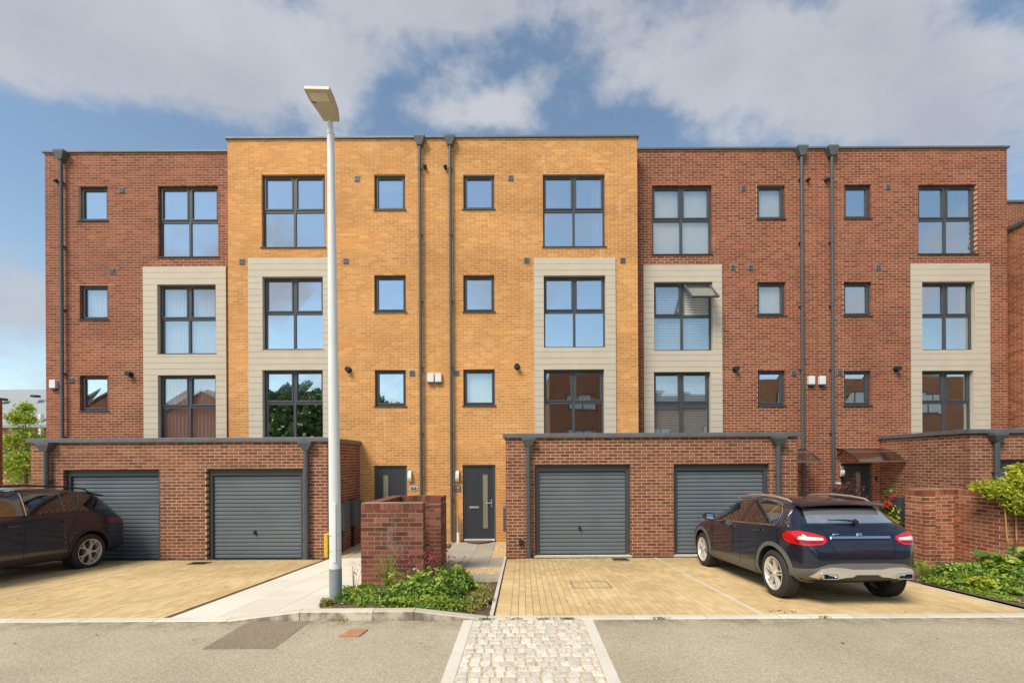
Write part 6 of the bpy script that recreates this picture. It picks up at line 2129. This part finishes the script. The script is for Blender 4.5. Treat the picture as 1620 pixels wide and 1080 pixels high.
ln('chrome_trim', [(0.68, 1.060), (1.0, 1.047), (1.7, 1.027), (2.4, 1.002), (2.88, 0.982)], 'side', 0.022, 0.009, 'chrome', sides=S2)
ln('window_surround', [(0.68, 1.06), (0.635, 1.12), (0.72, 1.265), (0.85, 1.355), (1.15, 1.405), (1.6, 1.428), (2.05, 1.398), (2.38, 1.318), (2.65, 1.205), (2.86, 1.07)], 'side', 0.014, 0.005, 'chrome', sides=S2)
ln('window_divider', [(1.02, 1.05), (0.93, 1.36)], 'side', 0.012, 0.007, 'chrome', sides=S2)
for pts in ([(1.70, 1.40), (1.70, 1.0), (1.74, 0.6), (1.72, 0.34)], [(2.86, 1.0), (2.87, 0.7), (2.78, 0.34)], [(0.70, 1.05), (0.78, 0.90), (0.98, 0.83), (1.16, 0.66), (1.22, 0.40)], [(1.22, 0.33), (2.78, 0.33)]):
    ln('panel_gap', pts, 'side', 0.008, 0.0015, 'gap', sides=S2)
ln('fuel_flap', [(0.60, 0.93), (0.56, 0.90), (0.55, 0.85), (0.58, 0.81)], 'side', 0.007, 0.002, 'gap', sides=(1,))
# arch rims and sills
for ax in G1['axles']:
    cz_ = G1['R'] + 0.015
    ro, ri = 0.452, 0.394
    a0, a1 = (-12, 192)
    o_ = [(ax + ro * math.cos(math.radians(t)), cz_ + ro * math.sin(math.radians(t))) for t in np.linspace(a0, a1, 40)]
    i_ = [(ax + ri * math.cos(math.radians(t)), cz_ + ri * math.sin(math.radians(t))) for t in np.linspace(a1, a0, 40)]
    dr('arch_trim', o_ + i_, 'side', 0.014, 'clad', sides=S2, step=0.025)
dr('sill_trim', [(1.24, 0.25), (1.24, 0.36), (3.06, 0.36), (3.06, 0.25)], 'side', 0.013, 'clad', sides=S2)
for hx_, hz_ in ((1.02, 0.955), (2.02, 0.93)):
    for sg in S2:
        b = MB(); yh = sg * 0.885
        b.box(hx_ - 0.02, hx_ + 0.19, min(yh, yh + sg * 0.045), max(yh, yh + sg * 0.045), hz_ - 0.014, hz_ + 0.016)
        b.build('door_handle', M['navy'], body_ := gbody, bevel=0.012)
# rear: glass, lights, bar, plate recess, bumper, exhausts
dr('rear_window', [(-0.60, 1.115), (-0.535, 1.315), (0.535, 1.315), (0.60, 1.115)], 'rear', 0.004, 'rear_glass')
dr('rear_window_edge', [(-0.66, 1.10), (-0.56, 1.375), (0.56, 1.375), (0.66, 1.10)], 'rear', 0.001, 'car_glass')
lamp = [(0.30, 0.885), (0.33, 0.845), (0.42, 0.82), (0.60, 0.815), (0.80, 0.84), (0.88, 0.89), (0.885, 0.965), (0.80, 1.0), (0.62, 0.99), (0.45, 0.965), (0.33, 0.935)]


def wrap_lamp(scale=1.0, cy=0.905, ca=0.6): return [(ca + (p[0] - ca) * scale, cy + (p[1] - cy) * scale) for p in lamp]


# tail lamps wrap round the corner: polygon in (angle about the vertical, height)
TL = [(0.300, 0.90), (0.308, 0.870), (0.34, 0.838), (0.44, 0.825), (0.56, 0.835), (0.61, 0.865), (0.635, 0.91), (0.63, 0.965), (0.58, 1.005), (0.50, 1.010), (0.40, 0.985), (0.315, 0.945)]
dr('tail_light', TL, 'wrap', 0.012, 'red_lens', sides=S2, step=0.02)
dr('light_band', [(0.325, 0.895), (0.33, 0.925), (0.41, 0.935), (0.50, 0.945), (0.51, 0.905), (0.42, 0.893)], 'wrap', 0.015, 'clear_lens', sides=S2, step=0.02)
dr('light_base', [(0.34, 0.862), (0.33, 0.882), (0.42, 0.880), (0.53, 0.888), (0.52, 0.862), (0.42, 0.850)], 'wrap', 0.0145, 'dark_red_lens', sides=S2, step=0.02)
dr('chrome_bar', [(-0.40, 0.915), (-0.40, 0.945), (0.40, 0.945), (0.40, 0.915)], 'rear', 0.016, 'chrome', step=0.04)
dr('plate_recess', [(-0.36, 0.70), (-0.42, 0.89), (0.42, 0.89), (0.36, 0.70)], 'rear', 0.002, 'plum', step=0.04)
ln('panel_gap', [(-0.62, 1.08), (-0.44, 1.0), (-0.44, 0.86), (-0.40, 0.72), (-0.34, 0.685), (0.34, 0.685), (0.40, 0.72), (0.44, 0.86), (0.44, 1.0), (0.62, 1.08)], 'rear', 0.008, 0.0015, 'gap')
dr('boot_badge', [(-0.03, 0.955), (-0.03, 0.985), (0.03, 0.985), (0.03, 0.955)], 'rear', 0.014, 'chrome', step=0.02)
dr('boot_lettering', [(0.28, 0.965), (0.28, 0.982), (0.35, 0.982), (0.35, 0.965)], 'rear', 0.009, 'chrome', step=0.02)
BC = [(-1.02, 0.38), (-1.02, 0.50), (-0.60, 0.50), (-0.46, 0.53), (-0.36, 0.585), (-0.22, 0.60), (0.22, 0.60), (0.36, 0.585), (0.46, 0.53), (0.60, 0.50), (1.02, 0.50), (1.02, 0.38), (0.5, 0.37), (0, 0.37), (-0.5, 0.37)]
dr('bumper_cladding', [(p[0] * 0.578 if abs(p[0]) > 1 else p[0] * 0.86, p[1]) for p in BC], 'wrap', 0.010, 'clad', step=0.03)
dr('skid_plate', [(-0.44, 0.415), (-0.36, 0.525), (-0.29, 0.548), (-0.20, 0.54), (-0.12, 0.52), (0.12, 0.52), (0.20, 0.54), (0.29, 0.548), (0.36, 0.525), (0.44, 0.415), (0.36, 0.395), (0.12, 0.42), (0.09, 0.45), (-0.09, 0.45), (-0.12, 0.42), (-0.36, 0.395)], 'wrap', 0.018, 'silver', step=0.03)
dr('lower_valance', [(-0.36, 0.372), (-0.36, 0.392), (-0.12, 0.415), (-0.08, 0.445), (0.08, 0.445), (0.12, 0.415), (0.36, 0.392), (0.36, 0.372)], 'wrap', 0.014, 'clad_dark', step=0.03)
for sg in S2:
    b = MB(); y0, y1 = sorted((sg * 0.40, sg * 0.60))
    b.box(y0 * 1.0, y1, 0, 1, 0, 1) if False else None
    X0_, Z0_, Z1_ = -0.03, 0.392, 0.470
    for (xa, xb, ya, yb_, za, zb_) in ((X0_, 0.2, y0, y1, Z1_ - 0.012, Z1_), (X0_, 0.2, y0, y1, Z0_, Z0_ + 0.012), (X0_, 0.2, y0, y0 + 0.014, Z0_ + .012, Z1_ - .012), (X0_, 0.2, y1 - 0.014, y1, Z0_ + .012, Z1_ - .012)):
        b.box(xa, xb, ya, yb_, za, zb_)
    b.build('exhaust_trim', M['chrome'], gbody, bevel=0.006)
    b = MB(); b.box(0.0, 0.2, y0 + 0.016, y1 - 0.016, Z0_ + 0.014, Z1_ - 0.014); b.build('exhaust_outlet', M['gap'], gbody)
# spoiler lip and brake light, wiper, roof rails, mirrors
b = MB(); n = 12
for i in range(n + 1):
    y = -0.60 + 1.2 * i / n; c = 0.03 * (y / 0.6) ** 2
    b.v += [(0.40 + c, y, 1.395 - c), (0.36 + c, y, 1.375 - c), (0.37 + c, y, 1.362 - c), (0.62, y, 1.395 - c), (0.62, y, 1.432 - c)]; b.t += [.5] * 5
for i in range(n):
    for k in range(5): b.f.append((i * 5 + k, i * 5 + (k + 1) % 5, i * 5 + 5 + (k + 1) % 5, i * 5 + 5 + k)); b.m.append(0)
b.f += [(0, 1, 2, 3, 4), (n * 5 + 4, n * 5 + 3, n * 5 + 2, n * 5 + 1, n * 5)]; b.m += [0, 0]
b.build('spoiler', M['navy'], gbody, smooth=True, fix=True)
b = MB(); b.tube([(0.19, -0.02, 1.145), (0.215, 0.12, 1.16), (0.235, 0.34, 1.165)], [0.018, 0.012, 0.006], n=6); b.cyl((0.17, -0.02, 1.13), (0.22, -0.02, 1.15), 0.03, n=10)
b.build('wiper', M['black'], gbody, smooth=True)
for sg in S2:
    pts = [(0.66, 1.40), (0.76, 1.437), (1.05, 1.472), (1.5, 1.497), (1.9, 1.490), (2.2, 1.450), (2.42, 1.385)]
    b = MB(); b.tube([(x, sg * (0.585 if 0.75 < x < 2.3 else 0.575), z) for x, z in pts], [0.010, 0.017, 0.019, 0.019, 0.018, 0.016, 0.010], n=8)
    b.build('roof_rail', M['silver'], gbody, smooth=True)
    b = MB(); y = sg * 0.93
    b.prism([(2.62, 1.0), (2.60, 1.10), (2.68, 1.15), (2.82, 1.12), (2.84, 1.02), (2.74, 0.985)], 'y', min(y, y + sg * .16), max(y, y + sg * .16)) if False else None
    vs = []
    for (yy, s_) in ((sg * 0.90, 0.75), (sg * 0.98, 1.0), (sg * 1.06, 0.92), (sg * 1.09, 0.6)):
        vs.append([(2.73 + (px - 2.73) * s_, yy, 1.07 + (pz - 1.07) * s_) for px, pz in ((2.64, 1.0), (2.62, 1.10), (2.67, 1.14), (2.80, 1.12), (2.83, 1.04), (2.76, 0.99))])
    b = MB(); b.v = [v for r_ in vs for v in r_]; b.t = [.5] * 24
    for i in range(3):
        for k in range(6): b.f.append((i * 6 + k, i * 6 + (k + 1) % 6, i * 6 + 6 + (k + 1) % 6, i * 6 + 6 + k))
    b.f += [tuple(range(6)), tuple(range(23, 17, -1))]; b.m = [0] * len(b.f)
    mo = b.build('door_mirror', M['navy'], gbody, smooth=True, fix=True)
    b = MB(); b.box(2.612, 2.625, min(sg * .95, sg * 1.07), max(sg * .95, sg * 1.07), 1.02, 1.115); b.build('mirror_glass', M['chrome'], mo)
dr('windscreen', [(2.25, -0.56), (2.25, 0.56), (3.02, 0.66), (3.02, -0.66)], 'top', 0.003, 'car_glass', step=0.06)
dr('sunroof', [(1.0, -0.42), (1.0, 0.42), (2.0, 0.42), (2.0, -0.42)], 'top', 0.002, 'car_glass', step=0.08)

# the large dark estate on the left, nose towards the road
X5 = dict(name='dark_car', paint='plum', R=0.375, rimR=0.268, tw=0.275, Wmax=0.985, arch=0.425, axles=(0.93, 3.90), cx=1.8, spin=math.radians(20),
          x=[0.0, 0.03, 0.08, 0.16, 0.24, 0.34, 0.46, 0.58, 0.70, 0.95, 1.3, 1.7, 2.1, 2.5, 2.9, 3.2, 3.45, 3.65, 3.9, 4.2, 4.5, 4.75, 4.87, 4.92],
          W=[(0.0, 0.80), (0.03, 0.88), (0.08, 0.92), (0.16, 0.95), (0.3, 0.95), (0.6, 0.975), (0.95, 0.985), (1.5, 0.97), (3.4, 0.97), (3.9, 0.985), (4.4, 0.95), (4.75, 0.84), (4.87, 0.72), (4.92, 0.6)],
          ztop=[(0.0, 0.68), (0.03, 0.98), (0.08, 1.09), (0.16, 1.20), (0.24, 1.30), (0.34, 1.41), (0.46, 1.52), (0.58, 1.60), (0.70, 1.645), (0.95, 1.68), (1.3, 1.715), (1.7, 1.735), (2.1, 1.735), (2.5, 1.71), (2.9, 1.62), (3.2, 1.47), (3.45, 1.31), (3.65, 1.20), (3.9, 1.15), (4.2, 1.10), (4.5, 1.02), (4.75, 0.90), (4.87, 0.74), (4.92, 0.62)],
          zbot=[(0.0, 0.40), (0.08, 0.32), (0.3, 0.26), (1.0, 0.24), (4.2, 0.24), (4.92, 0.32)],
          belt=[(0.0, 0.86), (0.1, 1.0), (0.3, 1.16), (0.6, 1.21), (1.2, 1.19), (2.4, 1.15), (3.4, 1.10), (4.92, 0.75)],
          Wr=[(0.0, 0.68), (0.1, 0.76), (0.3, 0.77), (0.7, 0.76), (1.5, 0.75), (2.4, 0.73), (3.2, 0.70), (3.6, 0.78), (4.2, 0.78), (4.92, 0.5)],
          edge=[(0.0, 0.03), (0.16, 0.05), (0.4, 0.08), (2.6, 0.08), (3.2, 0.06), (3.6, 0.035), (4.92, 0.03)],
          spokes=[((0.04, 0), (0.15, 0), 0.045, 0.034), ((0.14, 0), (0.258, -16), 0.028, 0.020), ((0.14, 0), (0.258, 16), 0.028, 0.020)])
YT = 10.60
xa, xbody = car(X5, 'very dark purple black estate car cut off by the left edge of the picture', 'car', Vector((-10.10, YT, zg(YT) - 0.045)), math.radians(-90), -0.060)
dr, ln = X5['drape'], X5['line']
dr('rear_quarter_window', [(0.62, 1.235), (0.50, 1.25), (0.56, 1.38), (0.72, 1.52), (1.03, 1.565), (1.22, 1.235)], 'side', 0.003, 'car_glass', sides=S2)
dr('rear_side_window', [(1.27, 1.232), (1.09, 1.57), (1.50, 1.60), (2.14, 1.605), (2.17, 1.205)], 'side', 0.003, 'car_glass', sides=S2)
dr('front_side_window', [(2.24, 1.20), (2.21, 1.605), (2.60, 1.575), (2.95, 1.48), (3.30, 1.32), (3.50, 1.17)], 'side', 0.003, 'car_glass', sides=S2)
ln('window_trim', [(1.245, 1.225), (1.055, 1.575)], 'side', 0.018, 0.006, 'metal', sides=S2)
ln('window_trim', [(1.50, 1.225), (1.46, 1.60)], 'side', 0.026, 0.006, 'metal', sides=S2)
ln('window_trim', [(2.19, 1.20), (2.175, 1.61)], 'side', 0.022, 0.006, 'silver', sides=S2)
ln('belt_trim', [(0.50, 1.24), (1.2, 1.222), (2.2, 1.192), (3.5, 1.155)], 'side', 0.014, 0.005, 'black', sides=S2)
ln('panel_gap', [(1.26, 1.22), (1.27, 1.08), (1.42, 0.80), (1.42, 0.40)], 'side', 0.008, 0.0015, 'gap', sides=S2)
ln('panel_gap', [(2.20, 1.19), (2.24, 1.0), (2.24, 0.36)], 'side', 0.008, 0.0015, 'gap', sides=S2)
ln('panel_gap', [(3.42, 1.15), (3.42, 0.8), (3.34, 0.36)], 'side', 0.008, 0.0015, 'gap', sides=S2)
ln('crease', [(0.35, 1.08), (1.2, 1.05), (2.2, 1.0), (3.4, 0.96)], 'side', 0.010, 0.004, 'plum', sides=S2)
for ax in X5['axles']:
    cz_ = X5['R'] + 0.015; ro, ri = 0.475, 0.427
    o_ = [(ax + ro * math.cos(math.radians(t)), cz_ + ro * math.sin(math.radians(t))) for t in np.linspace(-12, 192, 40)]
    i_ = [(ax + ri * math.cos(math.radians(t)), cz_ + ri * math.sin(math.radians(t))) for t in np.linspace(192, -12, 40)]
    dr('arch_trim', o_ + i_, 'side', 0.010, 'clad_dark', sides=S2, step=0.025)
dr('sill_trim', [(1.42, 0.28), (1.42, 0.42), (3.42, 0.42), (3.42, 0.28)], 'side', 0.012, 'clad_dark', sides=S2)
dr('bumper_trim', [(-0.5, 0.30), (-0.5, 0.52), (0.5, 0.52), (0.5, 0.30)], 'wrap', 0.01, 'clad_dark')
dr('tail_light', [(0.30, 0.96), (0.30, 1.04), (0.50, 1.06), (0.68, 1.05), (0.66, 0.96), (0.5, 0.94)], 'wrap', 0.012, 'dark_red_lens', sides=S2, step=0.02)
dr('rear_window', [(-0.62, 1.24), (-0.56, 1.54), (0.56, 1.54), (0.62, 1.24)], 'rear', 0.004, 'car_glass')
for hx_, hz_ in ((1.36, 1.06), (2.36, 1.02)):
    for sg in S2:
        b = MB(); yh = sg * 0.955
        b.box(hx_ - 0.02, hx_ + 0.20, min(yh, yh + sg * 0.05), max(yh, yh + sg * 0.05), hz_ - 0.014, hz_ + 0.016)
        b.build('door_handle', M['plum'], xbody, bevel=0.012)
for sg in S2:
    pts = [(0.72, 1.63), (0.85, 1.70), (1.3, 1.74), (2.0, 1.76), (2.5, 1.735), (2.85, 1.64)]
    b = MB(); b.tube([(x, sg * 0.655, z) for x, z in pts], [0.010, 0.017, 0.019, 0.019, 0.017, 0.010], n=8)
    b.build('roof_rail', M['black'], xbody, smooth=True)
    b = MB(); b.box(3.22, 3.42, min(sg * .97, sg * 1.18), max(sg * .97, sg * 1.18), 1.12, 1.26); b.build('door_mirror', M['plum'], xbody, bevel=0.04)
dr('windscreen', [(2.70, -0.62), (2.70, 0.62), (3.52, 0.74), (3.52, -0.74)], 'top', 0.003, 'car_glass', step=0.06)

b = MB(); n = 12
for i in range(n + 1):
    y = -0.66 + 1.32 * i / n; c = 0.03 * (y / 0.66) ** 2
    b.v += [(0.36 + c, y, 1.60 - c), (0.33 + c, y, 1.575 - c), (0.36 + c, y, 1.56 - c), (0.66, y, 1.60 - c), (0.70, y, 1.655 - c)]; b.t += [.5] * 5
for i in range(n):
    for k in range(5): b.f.append((i * 5 + k, i * 5 + (k + 1) % 5, i * 5 + 5 + (k + 1) % 5, i * 5 + 5 + k)); b.m.append(0)
b.f += [(0, 1, 2, 3, 4), (n * 5 + 4, n * 5 + 3, n * 5 + 2, n * 5 + 1, n * 5)]; b.m += [0, 0]
b.build('spoiler', M['plum'], xbody, smooth=True, fix=True)
